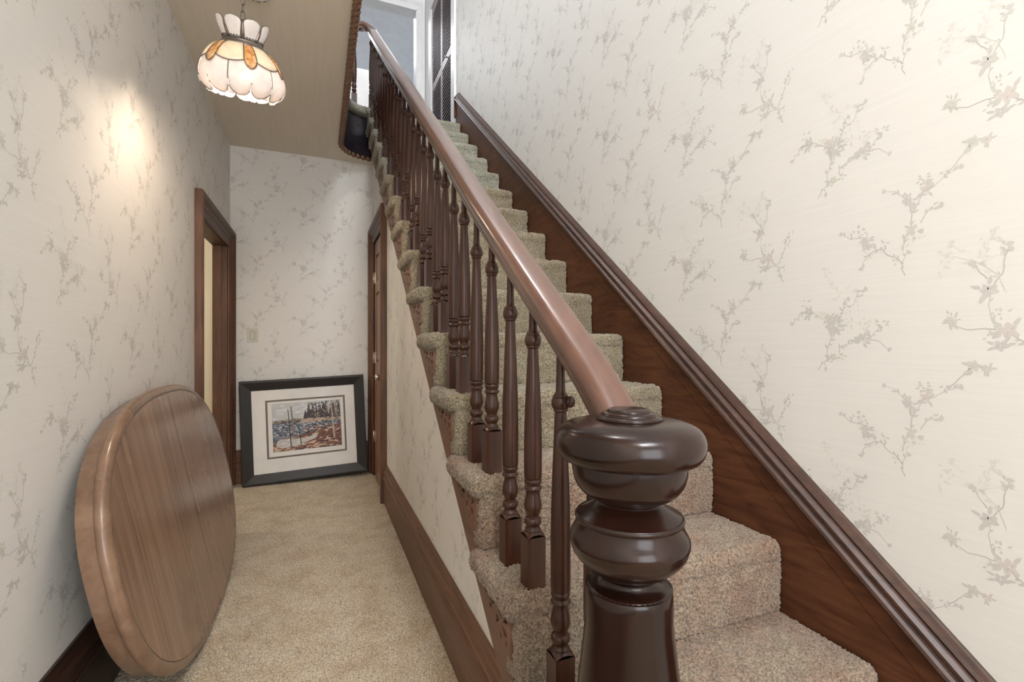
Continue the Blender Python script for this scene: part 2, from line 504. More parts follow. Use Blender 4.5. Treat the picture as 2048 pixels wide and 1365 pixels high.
# right wall of the stairs, through both floors, up to the closet doors upstairs
wr = MB()
YR = 4.455
quad(wr, [(XR, YR, 0), (XR, YF, 0), (XR, YF, HT), (XR, YR, HT)])
quad(wr, [(XR, YR, 5.08), (XR, 5.9, 5.08), (XR, 5.9, HT), (XR, YR, HT)])
quad(wr, [(XR, 5.59, HU), (XR, 5.9, HU), (XR, 5.9, 5.08), (XR, 5.59, 5.08)], 0)
print_on(wr, (-.665, 1.2837), (-YR, .4), (.2, 4.9), lambda u, v, l: (XR - l, -u, v),
         lambda u, v: v > noz(-u) + .1)
wall_right = struct(wr.build('wall_right', PAPER))
# wall under the stairs
wu = MB()
YD0, YD1, DRZ = 3.59, 4.26, 2.0
def under(y): return noz(y) - .33
top = [(y, min(under(y), HC)) for y in np.linspace(.55, 3.9, 12)]
quad(wu, [(XW, .55, 0)] + [(XW, y, max(z, .01)) for y, z in [(.55, max(.01, under(.55)))] + [(t, u) for t, u in top if t < YD0 and t > .56]] + [(XW, YD0, under(YD0)), (XW, YD0, 0)])
quad(wu, [(XW, YD0, DRZ), (XW, YD0, under(YD0)), (XW, 3.97, HC), (XW, YB, HC), (XW, YB, DRZ)])
quad(wu, [(XW, YD1, 0), (XW, YD1, DRZ), (XW, YB, DRZ), (XW, YB, 0)])
print_on(wu, (-2.1, 1.0), (-YB, -.6), (.27, HC), lambda u, v, l: (XW - l, -u, v),
         lambda u, v: v < under(-u) - .02 and not (-u > YD0 - .12 and v < DRZ + .1))
wall_understair = struct(wu.build('wall_understair', PAPER))

# hall ceiling (gallery floor above it), with the rounded corner at the head of the well
ARC = [(.43 - .265 * math.cos(a), 3.99 + .265 * math.sin(a)) for a in np.linspace(0, PI / 2, 15)]
WX = .165
edge = [(WX, YF)] + ARC + [(XR, 4.255)]
outer = [(XR, YB + 1.6), (-.9, YB + 1.6), (-.9, YF)]
ce = MB()
polyprism(ce, [[(WX, YF)] + ARC + [(XW, 4.255), (XW, YB), (XL, YB), (XL, YF)]], .02, lambda u, v, d: (u, v, HC + d))
ceiling = struct(ce.build('ceiling', CEIL))
uf = MB()
polyprism(uf, [edge + outer], .33, lambda u, v, d: (u, v, HC + .03 + d))
struct(uf.build('floor_upstairs', CARPU))
uw = MB()
# upstairs shell: front, left, facing wall with doorway, ceiling; outer shell of the entry
quad(uw, [(-.9, YF, HU), (-.9, 5.9, HU), (-.9, 5.9, HT), (-.9, YF, HT)])
quad(uw, [(-.9, 5.9, HU), (.15, 5.9, HU), (.15, 5.9, HT), (-.9, 5.9, HT)])
quad(uw, [(.15, 5.9, 5.257), (1.131, 5.9, 5.257), (1.131, 5.9, HT), (.15, 5.9, HT)])
quad(uw, [(1.131, 5.9, HU), (XR, 5.9, HU), (XR, 5.9, HT), (1.131, 5.9, HT)])
struct(uw.build('wall_upstairs_hall', UPC))
uc = MB(); uc.box(-.9, XR + .6, YF, 9.0, HT, HT + .05)
struct(uc.build('ceiling_upstairs', UPC))
ur = MB()   # room beyond the upstairs doorway
ur.box(-1.4, 3.0, 8.95, 9.0, HU, HT); ur.box(-1.4, -1.35, 5.95, 9, HU, HT); ur.box(2.6, 2.65, 5.95, 9, HU, HT)
struct(ur.build('wall_upstairs_room', UPW))
uf2 = MB(); uf2.box(-1.4, 3.0, 6.0, 9.0, HU - .1, HU)
struct(uf2.build('floor_upstairs_room', CARPU))
# front wall of the house behind the camera
wf = MB()
def holes_wall(mb, y, x0, x1, z0, z1, holes):
    loops = [[(x0, z0), (x1, z0), (x1, z1), (x0, z1)]] + [[(a, c), (a, d), (b, d), (b, c)] for a, b, c, d in holes]
    polyprism(mb, loops, .12, lambda u, v, d: (u, y - d, v))
FH = [(-.45, 1.0, .35, 2.4), (-.1, 1.15, 3.7, 5.3)]
holes_wall(wf, YF, XL - .3, XR, 0, HT, FH)
struct(wf.build('wall_front', WP))
for k, (a, b, c, d) in enumerate(FH):
    g = MB(); t = .05
    g.box(a, a + t, YF - .08, YF - .02, c, d); g.box(b - t, b, YF - .08, YF - .02, c, d)
    g.box(a, b, YF - .08, YF - .02, c, c + t); g.box(a, b, YF - .08, YF - .02, d - t, d)
    g.box((a + b) / 2 - .02, (a + b) / 2 + .02, YF - .08, YF - .02, c, d)
    wo = struct(g.build('window_%d' % (k + 1), WHITE))
    g = MB(); g.box(a, b, YF - .055, YF - .05, c, d); g.build('pane', GLASSW, wo)

# side room seen through the left doorway
sr = MB()
quad(sr, [(-3.2, 2.2, 0), (-3.2, 4.9, 0), (-3.2, 4.9, HC), (-3.2, 2.2, HC)])
quad(sr, [(-3.2, 4.9, 0), (XL - .11, 4.9, 0), (XL - .11, 4.9, HC), (-3.2, 4.9, HC)])
quad(sr, [(-3.2, 2.2, 0), (-3.2, 2.2, HC), (XL - .11, 2.2, HC), (XL - .11, 2.2, 0)])
quad(sr, [(-3.2, 2.2, HC), (-3.2, 4.9, HC), (XL - .11, 4.9, HC), (XL - .11, 2.2, HC)])
for (a, b, c, d) in ((2.2, DY0 - .02, 0, HC), (DY0 - .02, DY1 + .02, DZ + .02, HC), (DY1 + .02, 4.9, 0, HC)):
    quad(sr, [(XL - .10, a, c), (XL - .10, b, c), (XL - .10, b, d), (XL - .10, a, d)])
struct(sr.build('wall_side_room', WPB))
sf = MB(); sf.box(-3.2, XL, 4.40, 4.9, -.1, 0)
struct(sf.build('floor_side_room', CARPF))

# ------------------------------------------------------------------ mouldings
def rail_profile_sweep(name, prof, p0, p1, out, up, mat, kind=True, parent=None):
    mb = MB(); mb.sweep(prof, [p0, p1], [(out, up)] * 2)
    o = mb.build(name, mat, parent)
    if kind: struct(o)
    return o
BASEP = [(0, 0), (.021, 0), (.021, .168), (.017, .172), (.017, .176), (.027, .180), (.030, .190), (.024, .200), (.020, .204), (.020, .214),
         (.026, .222), (.026, .236), (.018, .246), (.015, .258), (.010, .264), (.008, .278), (0, .278)]
for nm, p0, p1, out, mat in (
    ('baseboard_left', (XL, YF, 0), (XL, 3.20, 0), Vector((1, 0, 0)), DARKB),
    ('baseboard_back', (XL, YB, 0), (XW, YB, 0), Vector((0, -1, 0)), OUTS),
    ('baseboard_right', (XW, 3.455, 0), (XW, .50, 0), Vector((-1, 0, 0)), OUTS)):
    mb = MB(); mb.sweep(BASEP, [p0, p1], [(out, Vector((0, 0, 1)))] * 2)
    struct(mb.build(nm, mat))
hw = MB(); hw.box(.12, .50, 4.86, 4.95, HU, 3.82); struct(hw.build('wall_half_upstairs', UPC))
mb = MB(); mb.box(.12, .50, 4.84, 4.86, HU, HU + .24); mb.box(.12, .50, 4.83, 4.86, HU + .24, HU + .28); struct(mb.build('baseboard_half_wall', DARKB))
mb = MB(); mb.box(-.9, .15, 5.86, 5.9, HU, HU + .25); mb.box(-.9, .15, 5.85, 5.9, HU + .25, HU + .29)
struct(mb.build('baseboard_upstairs', DARKB))

# casing profile: a across the width from the opening, b proud of the wall
CASP = [(0, 0), (0, .012), (.006, .018), (.014, .018), (.020, .014), (.052, .016), (.058, .024), (.066, .026), (.072, .022), (.084, .026),
        (.092, .038), (.100, .043), (.112, .045), (.126, .043), (.130, .036), (.130, 0)]
def casing(prefix, x, out, y0, y1, z1, parent):
    """three mitred pieces round an opening in a wall of constant x"""
    O = Vector((out, 0, 0))
    Wd = .13
    for k, (pts, A0, A1, mat, nm) in enumerate((
        ([(x, y0, 0), (x, y0, z1)], Vector((0, -1, 0)), Vector((0, -1, 1)), TRIMZ, 'side_casing'),
        ([(x, y1, 0), (x, y1, z1)], Vector((0, 1, 0)), Vector((0, 1, 1)), TRIMZ, 'side_casing'),
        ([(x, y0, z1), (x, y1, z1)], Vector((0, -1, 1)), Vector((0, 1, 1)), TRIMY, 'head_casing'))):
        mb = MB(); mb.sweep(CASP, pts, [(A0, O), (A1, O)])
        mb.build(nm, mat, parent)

# left doorway: casing and jambs
d1 = thing('door_1', None, None); struct(d1)
casing('c', XL, 1, DY0, DY1, DZ, d1)
mb = MB(); mb.box(XL - .10, XL + .004, DY1, DY1 + .02, 0, DZ); mb.build('jamb', TRIMZ, d1)
mb = MB(); mb.box(XL - .10, XL + .004, DY0 - .02, DY0, 0, DZ); mb.build('jamb', TRIMZ, d1)
mb = MB(); mb.box(XL - .10, XL + .004, DY0 - .02, DY1 + .02, DZ, DZ + .02); mb.build('head_jamb', TRIMY, d1)
mb = MB(); mb.box(XL - .07, XL - .04, DY1 - .008, DY1, 0, DZ); mb.build('door_stop', TRIMZ, d1)

# closet door under the stairs
d2 = thing('door_2', None, None); struct(d2)
casing('c', XW, -1, YD0, YD1, DRZ, d2)
mb = MB(); mb.box(XW - .005, XW + .11, YD0 - .015, YD0, 0, DRZ); mb.build('jamb', TRIMZ, d2)
mb = MB(); mb.box(XW - .005, XW + .11, YD1, YD1 + .015, 0, DRZ); mb.build('jamb', TRIMZ, d2)
mb = MB(); mb.box(XW - .005, XW + .11, YD0, YD1, DRZ, DRZ + .015); mb.build('head_jamb', TRIMY, d2)
leafd = MB()
X0, X1 = XW + .004, XW + .040
ym = (YD0 + YD1) / 2
cols = [(YD0 + .085, ym - .035), (ym + .035, YD1 - .085)]
rows = [(.20, .80), (.98, 1.56), (1.66, 1.88)]
ys = [YD0 + .003, cols[0][0], cols[0][1], cols[1][0], cols[1][1], YD1 - .003]
zs = [.012, .20, .80, .98, 1.56, 1.66, 1.88, DRZ - .003]
for i in range(5):
    for j in range(7):
        if i in (1, 3) and j in (1, 3, 5): continue
        leafd.box(X0, X1, ys[i], ys[i + 1], zs[j], zs[j + 1])
slab = leafd.build('door_leaf', DOORW, d2)
for c in cols:
    for r in rows:
        p = MB()
        a0, a1, b0, b1 = c[0], c[1], r[0], r[1]; i = .028
        vs = [(X0 + .012, a0, b0), (X0 + .012, a1, b0), (X0 + .012, a1, b1), (X0 + .012, a0, b1),
              (X0 + .012, a0 + .012, b0 + .012), (X0 + .012, a1 - .012, b0 + .012), (X0 + .012, a1 - .012, b1 - .012), (X0 + .012, a0 + .012, b1 - .012),
              (X0 + .003, a0 + i, b0 + i), (X0 + .003, a1 - i, b0 + i), (X0 + .003, a1 - i, b1 - i), (X0 + .003, a0 + i, b1 - i)]
        fs = [(0, 4, 5, 1), (1, 5, 6, 2), (2, 6, 7, 3), (3, 7, 4, 0), (4, 8, 9, 5), (5, 9, 10, 6), (6, 10, 11, 7), (7, 11, 8, 4), (8, 11, 10, 9)]
        p.add(vs, fs); p.build('raised_panel', DOORW, slab)
for z in (1.70, 1.015, .34):
    h = MB(); h.lathe([(.0055, z - .05), (.0055, z + .05)], (XW - .006, YD1 - .004), 10); h.box(XW - .001, XW + .004, YD1 - .03, YD1 - .004, z - .045, z + .045)
    h.build('hinge', NICKEL, d2)
kn = MB()
kn.lathe([(.0, 0), (.030, 0), (.030, .004), (.024, .010), (.011, .014), (.010, .030), (.020, .036), (.027, .046), (.027, .056), (.020, .064), (.0, .066)], seg=24, cap=False)
ko = kn.build('doorknob', NICKEL, slab, (X0, YD0 + .065, .885)); ko.rotation_euler = (0, -PI / 2, 0)

# upstairs doorway casing (white) and louvred closet doors
d3 = thing('door_3', None, None); struct(d3)
WC = [(0, 0), (0, .012), (.02, .018), (.06, .018), (.07, .028), (.10, .028), (.10, 0)]
def wcas(pts, A0, A1, O, nm, parent):
    mb = MB(); mb.sweep(WC, pts, [(A0, O), (A1, O)]); mb.build(nm, WHITE, parent)
O = Vector((0, -1, 0))
wcas([(1.131, 5.9, HU), (1.131, 5.9, 5.257)], Vector((1, 0, 0)), Vector((1, 0, 1)), O, 'side_casing', d3)
wcas([(.15, 5.9, HU), (.15, 5.9, 5.257)], Vector((-1, 0, 0)), Vector((-1, 0, 1)), O, 'side_casing', d3)
wcas([(.15, 5.9, 5.257), (1.131, 5.9, 5.257)], Vector((-1, 0, 1)), Vector((1, 0, 1)), O, 'head_casing', d3)
mb = MB(); mb.box(1.125, 1.145, 5.885, 6.05, HU, 5.257); mb.build('jamb', WHITE, d3)
mb = MB(); mb.box(.135, .155, 5.885, 6.05, HU, 5.257); mb.build('jamb', WHITE, d3)
mb = MB(); mb.box(.135, 1.145, 5.885, 6.05, 5.25, 5.27); mb.build('head_jamb', WHITE, d3)
d4 = thing('door_4', None, None); struct(d4)
mb = MB(); mb.box(XR - .02, XR + .04, 4.455, 4.58, HU, 5.16); mb.build('side_casing', WHITE, d4)
mb = MB(); mb.box(XR - .02, XR + .04, 5.47, 5.60, HU, 5.16); mb.build('side_casing', WHITE, d4)
mb = MB(); mb.box(XR - .02, XR + .04, 4.58, 5.47, 5.02, 5.16); mb.build('head_casing', WHITE, d4)
mb = MB(); mb.box(XR + .05, XR + .08, 4.4, 5.7, HU, 5.1); mb.build('closet_back', LOUV, d4)
for (a, b) in ((4.585, 5.020), (5.026, 5.465)):
    t = .042; z0, z1 = HU + .01, 5.015
    mb = MB()
    mb.box(XR - .004, XR + .026, a, a + t * .6, z0, z1); mb.box(XR - .004, XR + .026, b - t * .6, b, z0, z1)
    for (c, d) in ((z0, z0 + .10), (z0 + .90, z0 + .98), (z1 - .08, z1)): mb.box(XR - .003, XR + .025, a + t * .6, b - t * .6, c, d)
    lf = mb.build('louvred_leaf', LOUVF, d4)
    sl = MB()
    for (c, d) in ((z0 + .10, z0 + .90), (z0 + .98, z1 - .08)):
        z = c + .012
        while z < d - .01:
            sl.add([(XR - .001, a + t * .6, z - .008), (XR - .001, b - t * .6, z - .008), (XR + .022, b - t * .6, z + .016), (XR + .022, a + t * .6, z + .016),
                    (XR + .003, a + t * .6, z - .010), (XR + .003, b - t * .6, z - .010), (XR + .026, b - t * .6, z + .014), (XR + .026, a + t * .6, z + .014)],
                   [(0, 3, 2, 1), (4, 5, 6, 7), (0, 1, 5, 4), (2, 3, 7, 6)])
            sl.box(XR - .004, XR - .0005, a + t * .6, b - t * .6, z - .011, z - .004, 1)  # pale strip: lit front edge of the slat put in as colour
            z += .038
    so = sl.build('louvre_slats', [LOUV, LOUVF], lf); so['kind'] = 'stuff'
    if a < 4.9:
        kb = MB(); kb.lathe([(0, 0), (.008, 0), (.007, .012), (.014, .018), (.014, .026), (0, .030)], seg=14, cap=False)
        k = kb.build('knob', LOUVF, lf, (XR - .003, a + .20, z0 + .94)); k.rotation_euler = (0, -PI / 2, 0)

# ------------------------------------------------------------------ well edge: fascia, rope moulding, carpet nosing of the gallery
def offset_edge(d):
    """edge of the well offset d towards the well"""
    P = [(WX + d, YF)] + [(.43 - (.265 - d) * math.cos(a), 3.99 + (.265 - d) * math.sin(a)) for a in np.linspace(0, PI / 2, 15)]
    return P
wfas = thing('trim_1', None, None); struct(wfas)
mb = MB()
P = offset_edge(0); Pi = offset_edge(.016)
vs = []; fs = []
for (a, b) in zip(P, Pi):
    vs += [(a[0], a[1], HC - .005), (b[0], b[1], HC - .005), (b[0], b[1], HU - .02), (a[0], a[1], HU - .02)]
for i in range(len(P) - 1):
    for k in range(4):
        l = (k + 1) % 4
        fs.append((i * 4 + k, (i + 1) * 4 + k, (i + 1) * 4 + l, i * 4 + l))
mb.add(vs, fs, 0, True); o = mb.build('curved_fascia', FASC, wfas); autosmooth(o)
# rope: twisted bead following the lower edge
Pr = offset_edge(.006)
dense = []
def along(P, step):
    out = []; carry = 0
    for a, b in zip(P[:-1], P[1:]):
        L = math.hypot(b[0] - a[0], b[1] - a[1]); t = carry
        while t < L:
            out.append((a[0] + (b[0] - a[0]) * t / L, a[1] + (b[1] - a[1]) * t / L, math.atan2(b[1] - a[1], b[0] - a[0]))); t += step
        carry = t - L
    return out
beads = [b for b in along(Pr, .046) if b[1] > 1.0]
tmp = MB(); tmp.lathe([(.3, -.5), (.72, -.42), (.93, -.25), (1, 0), (.93, .25), (.72, .42), (.3, .5)], seg=12, cap=False)
rope = MB()
for x, y, a in beads:
    Mx = Matrix.Translation((x, y, HC - .012)) @ Matrix.Rotation(a + .5, 4, 'Z') @ Matrix.Rotation(PI / 2, 4, 'Y') @ Matrix.Diagonal((.019, .019, .050, 1))
    rope.add([Mx @ Vector(v) for v in tmp.v], tmp.f, 0, True)
rope.build('rope_moulding', ROPE, wfas)

def hash3(P, s=0):
    q = np.round(P * 20000).astype(np.int64)
    h = (q[:, 0] * 73856093) ^ (q[:, 1] * 19349663) ^ (q[:, 2] * 83492791) ^ (s * 2654435761)
    h = (h ^ (h >> 13)) * 1274126177
    h = h & 0xffffff
    return h / float(0xffffff)

def rounded_box(lo, hi, r, step, amp, faces='-x-y+z', lump=.0):
    lo = np.array(lo, float); hi = np.array(hi, float)
    V = []; F = []; off = 0
    for fc in ('-x', '+x', '-y', '+y', '-z', '+z'):
        if fc not in faces: continue
        ax = 'xyz'.index(fc[1]); o = [i for i in range(3) if i != ax]
        n0 = max(2, int((hi[o[0]] - lo[o[0]]) / step) + 1); n1 = max(2, int((hi[o[1]] - lo[o[1]]) / step) + 1)
        A, B = np.meshgrid(np.linspace(lo[o[0]], hi[o[0]], n0), np.linspace(lo[o[1]], hi[o[1]], n1), indexing='ij')
        P = np.zeros((n0 * n1, 3)); P[:, o[0]] = A.ravel(); P[:, o[1]] = B.ravel(); P[:, ax] = hi[ax] if fc[0] == '+' else lo[ax]
        i = (np.arange(n0 - 1)[:, None] * n1 + np.arange(n1 - 1)[None]).ravel() + off
        q = np.stack([i, i + n1, i + n1 + 1, i + 1], -1)
        if (fc[0] == '+') == (ax == 1): q = q[:, ::-1]
        V.append(P); F.append(q); off += len(P)
    P = np.concatenate(V); F = np.concatenate(F)
    h1, h2, h3, h4 = (hash3(P, s) for s in (1, 2, 3, 4))
    inner = np.clip(P, lo + r, hi - r)
    d = P - inner; L = np.linalg.norm(d, axis=1, keepdims=True); nrm = d / np.maximum(L, 1e-9)
    Q = inner + nrm * r
    lumpv = np.sin(P[:, 0] * 90 + P[:, 2] * 40) * np.sin(P[:, 1] * 80 + 1.3) * lump
    Q = Q + nrm * ((h1 - .5) * 2 * amp + lumpv)[:, None]
    Q += (np.stack([h2, h3, h4], -1) - .5) * step * .6
    return Q, F

# gallery carpet wrapped over the rounded edge
gp = MB()
gprof = [(-.03, .002), (.030, .010), (.052, .006), (.064, -.008), (.068, -.028), (.064, -.048), (.050, -.060), (.020, -.066), (.004, -.066), (-.03, -.05)]
path = [(p[0], p[1], HU) for p in ([(WX, 0.6)] + [(WX, y) for y in np.linspace(2.0, 3.9, 30)] + [(a, b) for a, b in [(.43 - .265 * math.cos(t), 3.99 + .265 * math.sin(t)) for t in np.linspace(0, PI / 2, 40)]])]
fr = []
for i in range(len(path)):
    a = Vector(path[max(0, i - 1)]); b = Vector(path[min(len(path) - 1, i + 1)]); t = (b - a).normalized()
    fr.append((Vector((t.y, -t.x, 0)), Vector((0, 0, 1))))
gp.sweep(gprof, path, fr, 0, True)
gp.v = [(x + random.uniform(-.003, .003), y + random.uniform(-.003, .003), z + random.uniform(-.004, .004)) for x, y, z in gp.v]
gco = gp.build('carpet_nosing', CARPU, wfas)

# ------------------------------------------------------------------ STAIRCASE
st = thing('staircase', 'straight carpeted staircase climbing along the right wall beside the dark banister', 'staircase', (.8, .45, 0))
inv = Matrix.Translation((-.8, -.45, 0))
def sp(o):   # parent keeping world coordinates
    o.parent = st; o.matrix_parent_inverse = inv; return o
for n in range(1, 17):
    y0, z1 = ny(n), n * RISE
    near = n <= 5
    stp = .0042 if n <= 4 else (.006 if n <= 7 else .009)
    amp = .0032 if n <= 4 else .003
    q1, f1 = rounded_box((XT, y0, z1 - .066), (XS, y0 + RUN + .045 if n < 16 else y0 + .2, z1 - .005), .024, stp, amp, '-x+x-y+z-z' if n > 5 else '-x-y+z-z', .0012)
    q2, f2 = rounded_box((XT + .024, y0 + .004, z1 - RISE - .01), (XS, y0 + .075, z1 - .02), .014, stp, amp, '-x-y', .001)
    o = np_mesh('step_carpet', np.concatenate([q1, q2]), np.concatenate([f1, f2 + len(q1)]), CARP if n < 5 else (CARPM if n < 12 else CARPU))  # carpet tint changes with step height: warm brown, olive, grey-green
    sp(o)
    # timber body of the step beneath the carpet
    mb = MB(); mb.box(XW + .03, XS, y0 + .06, (y0 + RUN + .07) if n < 16 else 4.25, z1 - RISE, z1 - .03)
    sp(mb.build('step_body', STRING))
# outer string: saw-tooth board
mb = MB()
SX = .402
for n in range(1, 17):
    y0, z1 = ny(n) + .035, n * RISE - .03
    y1 = y0 + RUN if n < 16 else 4.22
    a, b = max(0, noz(y0) - .34), max(0, noz(y1) - .34)
    if n == 1: a = 0
    vs = [(SX, y0, a), (SX, y1, b), (SX, y1, z1), (SX, y0, z1), (SX + .05, y0, a), (SX + .05, y1, b), (SX + .05, y1, z1), (SX + .05, y0, z1)]
    mb.add(vs, [(0, 3, 2, 1), (4, 5, 6, 7), (0, 1, 5, 4), (2, 3, 7, 6), (0, 4, 7, 3), (1, 2, 6, 5)])
sp(mb.build('outer_string', OUTS))
# scroll brackets under each tread end, pierced plates
def teardrop(cx, cy, r, ang, L, n=10):
    pts = []
    for k in range(n):
        a = 2 * PI * k / n
        x = r * math.cos(a); y = r * math.sin(a)
        if k == 0: x += L
        if k in (1, n - 1): x += L * .35; y *= .55
        c, s = math.cos(ang), math.sin(ang)
        pts.append((cx + x * c - y * s, cy + x * s + y * c))
    return pts[::-1]
outer_b = [(.0, 0), (.0, -.018), (.015, -.032), (.010, -.055), (.026, -.075), (.045, -.074), (.052, -.092), (.072, -.105), (.090, -.098), (.100, -.118), (.125, -.128),
           (.150, -.122), (.165, -.138), (.190, -.142), (.212, -.13), (.222, -.135), (.222, 0)]
outer_b = [(.222 - u, v) for u, v in outer_b][::-1]
holes_b = [teardrop(.030, -.030, .012, -.9, .016), teardrop(.035, -.075, .013, .5, .018), teardrop(.068, -.028, .009, -2.4, .016), teardrop(.083, -.062, .010, -1.2, .016),
           teardrop(.118, -.026, .012, -.3, .018), teardrop(.132, -.055, .008, 2.2, .010), teardrop(.165, -.022, .008, -2.9, .014), teardrop(.060, -.105, .007, 1.2, .012),
           teardrop(.026, -.108, .006, 1.6, .010)]
outer_b = [(u, v * .70) for u, v in outer_b]
holes_b = [[(u, v * .70) for u, v in h] for h in holes_b]
br = MB(); polyprism(br, [outer_b] + holes_b, .009, lambda u, v, d: (-d, u, v))
def shell_mat(): return STRING
b0 = None
for n in range(1, 17):
    loc = (SX - .8, ny(n) + .030 - .45, n * RISE - .062)
    if b0 is None:
        b0 = br.build('string_bracket', OUTS, st, loc)
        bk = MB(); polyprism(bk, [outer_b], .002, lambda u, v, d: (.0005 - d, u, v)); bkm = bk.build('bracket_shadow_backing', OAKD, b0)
    else:
        o = b0.copy(); COL.objects.link(o); o.parent = st; o.location = loc
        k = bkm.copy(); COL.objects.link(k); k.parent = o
# wall string with cap moulding
Ya, Yb = .40, 4.34
def slope_sweep(prof, name, mat, x, y0=Ya, y1=Yb, parent=None):
    """prof: (proud towards -x, vertical above nosing line)"""
    mb = MB()
    mb.sweep(prof, [(x, y0, noz(y0)), (x, y1, noz(y1))], [(Vector((-1, 0, 0)), Vector((0, 0, 1)))] * 2)
    return sp(mb.build(name, mat))
slope_sweep([(0, -.30), (.035, -.30), (.035, .082), (0, .082)], 'wall_string', STRING, XR)
slope_sweep([(0, .0845), (.037, .0845), (.0375, .135), (.034, .137), (0, .137)], 'string_fascia', STRING, XR)
slope_sweep([(0, .137), (.036, .137), (.046, .143), (.051, .152), (.048, .160), (.040, .165), (.037, .172), (.041, .178), (.040, .186), (.030, .193), (.024, .196),
             (.026, .203), (.020, .212), (.008, .216), (.004, .221), (0, .221)], 'string_cap_moulding', CAPW, XR)
mb = MB(); mb.box(XR - .040, XR, .18, .42, 0, .40); mb.box(XR - .050, XR, .18, .425, .37, .41)
sp(mb.build('string_plinth', STRING))
# top end block of the wall string, cut square to the slope
mb = MB()
ye = Yb; ze = noz(ye)
mb.add([(XR - .052, ye, ze - .02), (XR, ye, ze - .02), (XR, ye, ze + .221), (XR - .052, ye, ze + .17), (XR - .045, ye + .018, ze - .02), (XR, ye + .018, ze - .02), (XR, ye + .018, ze + .21), (XR - .045, ye + .018, ze + .16)],
       [(0, 1, 2, 3), (4, 7, 6, 5), (0, 3, 7, 4), (3, 2, 6, 7), (0, 4, 5, 1), (1, 5, 6, 2)])
sp(mb.build('string_end', STRING))
mb = MB(); mb.box(XR - .03, XR, ye + .018, 4.455, HU, ze + .02); sp(mb.build('landing_skirting', WHITE))

# ------------------------------------------------------------------ BANISTER
bn = thing('stair_banister', 'dark turned-wood banister with round newel cap and sloping handrail', 'banister', (.45, .615, 0))
def railx(y):
    t = min(1, max(0, (1.5 - y) / .9)); t = t * t * (3 - 2 * t)
    x = .432 + .026 * t
    if y > 2.5: x -= .008 * min(1, (y - 2.5) / 1.5)
    return x
def hrx(y):
    return railx(y) + .017 * min(1, max(0, (3.3 - y) / 1.6))
def balx(y):
    return railx(y) + .005 * min(1, max(0, (3.0 - y) / 1.2))
def railz(y):
    z = noz(y) + .665
    if y < .76: z -= .017 * ((.76 - y) / .10) ** 2
    return z
hr = MB()
RP = []
half = [(0, .0), (.016, -.0008), (.028, -.004), (.036, -.012), (.0385, -.024), (.0370, -.036), (.031, -.042), (.028, -.046), (.030, -.053), (.025, -.062), (.0, -.064)]
prof = half[:-1] + [(0, -.064)] + [(-a, b) for a, b in half[1:-1]][::-1]
path = [(hrx(y), y, railz(y)) for y in [.663, .68, .70, .74, .78, .82, .86, .92, 1.0, 1.1, 1.2, 1.3, 1.4, 1.5, 1.7, 2.0, 2.4, 2.8, 3.2, 3.6, 3.9, 4.05]]
GZ = 3.865
arc = []
for a in np.linspace(0, PI, 19)[1:]:
    arc.append((.3125 + .1125 * math.cos(a), 4.10 + .135 * math.sin(a)))
zstart = railz(4.10)
path += [(.424, 4.10, min(GZ, railz(4.10) - .002))]
for i, (x, y) in enumerate(arc):
    t = min(1, (i + 1) / 7)
    path.append((x, y, path[21][2] + 0 if False else (zstart - .002) + (GZ - zstart) * (1 - (1 - t) ** 2)))
path += [(.2, 3.6, GZ), (.2, 2.0, GZ), (.2, .2, GZ), (.2, -1.5, GZ)]
fr = []
for i in range(len(path)):
    a = Vector(path[max(0, i - 1)]); b = Vector(path[min(len(path) - 1, i + 1)]); t = (b - a).normalized()
    A = t.cross(Vector((0, 0, 1))).normalized(); B = A.cross(t).normalized()
    fr.append((A, B))
hr.sweep(prof, path, fr, 0, True)
bnv = Matrix.Translation((-.45, -.615, 0))
def bp(o): o.parent = bn; o.matrix_parent_inverse = bnv; return o
ho = bp(hr.build('handrail', RAIL)); autosmooth(ho, 50)
# scarf joint line on the rail
# newel
def smooth_profile(P, k=4):
    out = []
    for i in range(len(P) - 1):
        p0 = P[max(0, i - 1)]; p1 = P[i]; p2 = P[i + 1]; p3 = P[min(len(P) - 1, i + 2)]
        for j in range(k):
            t = j / k
            f = lambda a, b, c, d: .5 * (2 * b + (c - a) * t + (2 * a - 5 * b + 4 * c - d) * t * t + (3 * b - a - 3 * c + d) * t ** 3)
            out.append((max(0, f(p0[0], p1[0], p2[0], p3[0])), f(p0[1], p1[1], p2[1], p3[1])))
    out.append(P[-1]); return out
NX, NY = .4455, .615
nw = MB()
shaft = [(.0655, .752), (.0662, .742), (.0665, .70), (.078, .603), (.090, .50), (.098, .42), (.100, .38)]
nw.lathe([(0, .760), (.060, .760), (.0635, .758)] + shaft + [(.104, .37), (.112, .35), (.116, .33), (.112, .31), (.108, .30)], (NX, NY), 48, cap=False)
nw.box(NX - .115, NX + .115, NY - .115, NY + .115, 0.0, .30)
no = bp(nw.build('newel_post', NEWEL)); autosmooth(no, 45)
seg1 = smooth_profile([(.0655, .757), (.060, .7595), (.050, .762), (.0435, .768), (.043, .774), (.050, .779), (.062, .786), (.076, .798), (.086, .811), (.0893, .822)], 3)
seg2 = smooth_profile([(.0905, .8245), (.0908, .831), (.0885, .838), (.0845, .845), (.0812, .853), (.0803, .8585)], 3)
seg3 = smooth_profile([(.0818, .8600), (.0825, .8635), (.0805, .8670)], 3) + smooth_profile([(.0785, .8665), (.070, .8710), (.058, .8785), (.0505, .8850), (.0485, .8880)], 3)
ng = MB(); ng.lathe(seg1 + seg2 + seg3 + [(.048, .8885), (.046, .890), (.047, .893), (.052, .8945)], (NX, NY), 64, cap=False)
o = ng.build('newel_collar', NEWEL); o.parent = no; o.matrix_parent_inverse = Matrix(); autosmooth(o, 30)
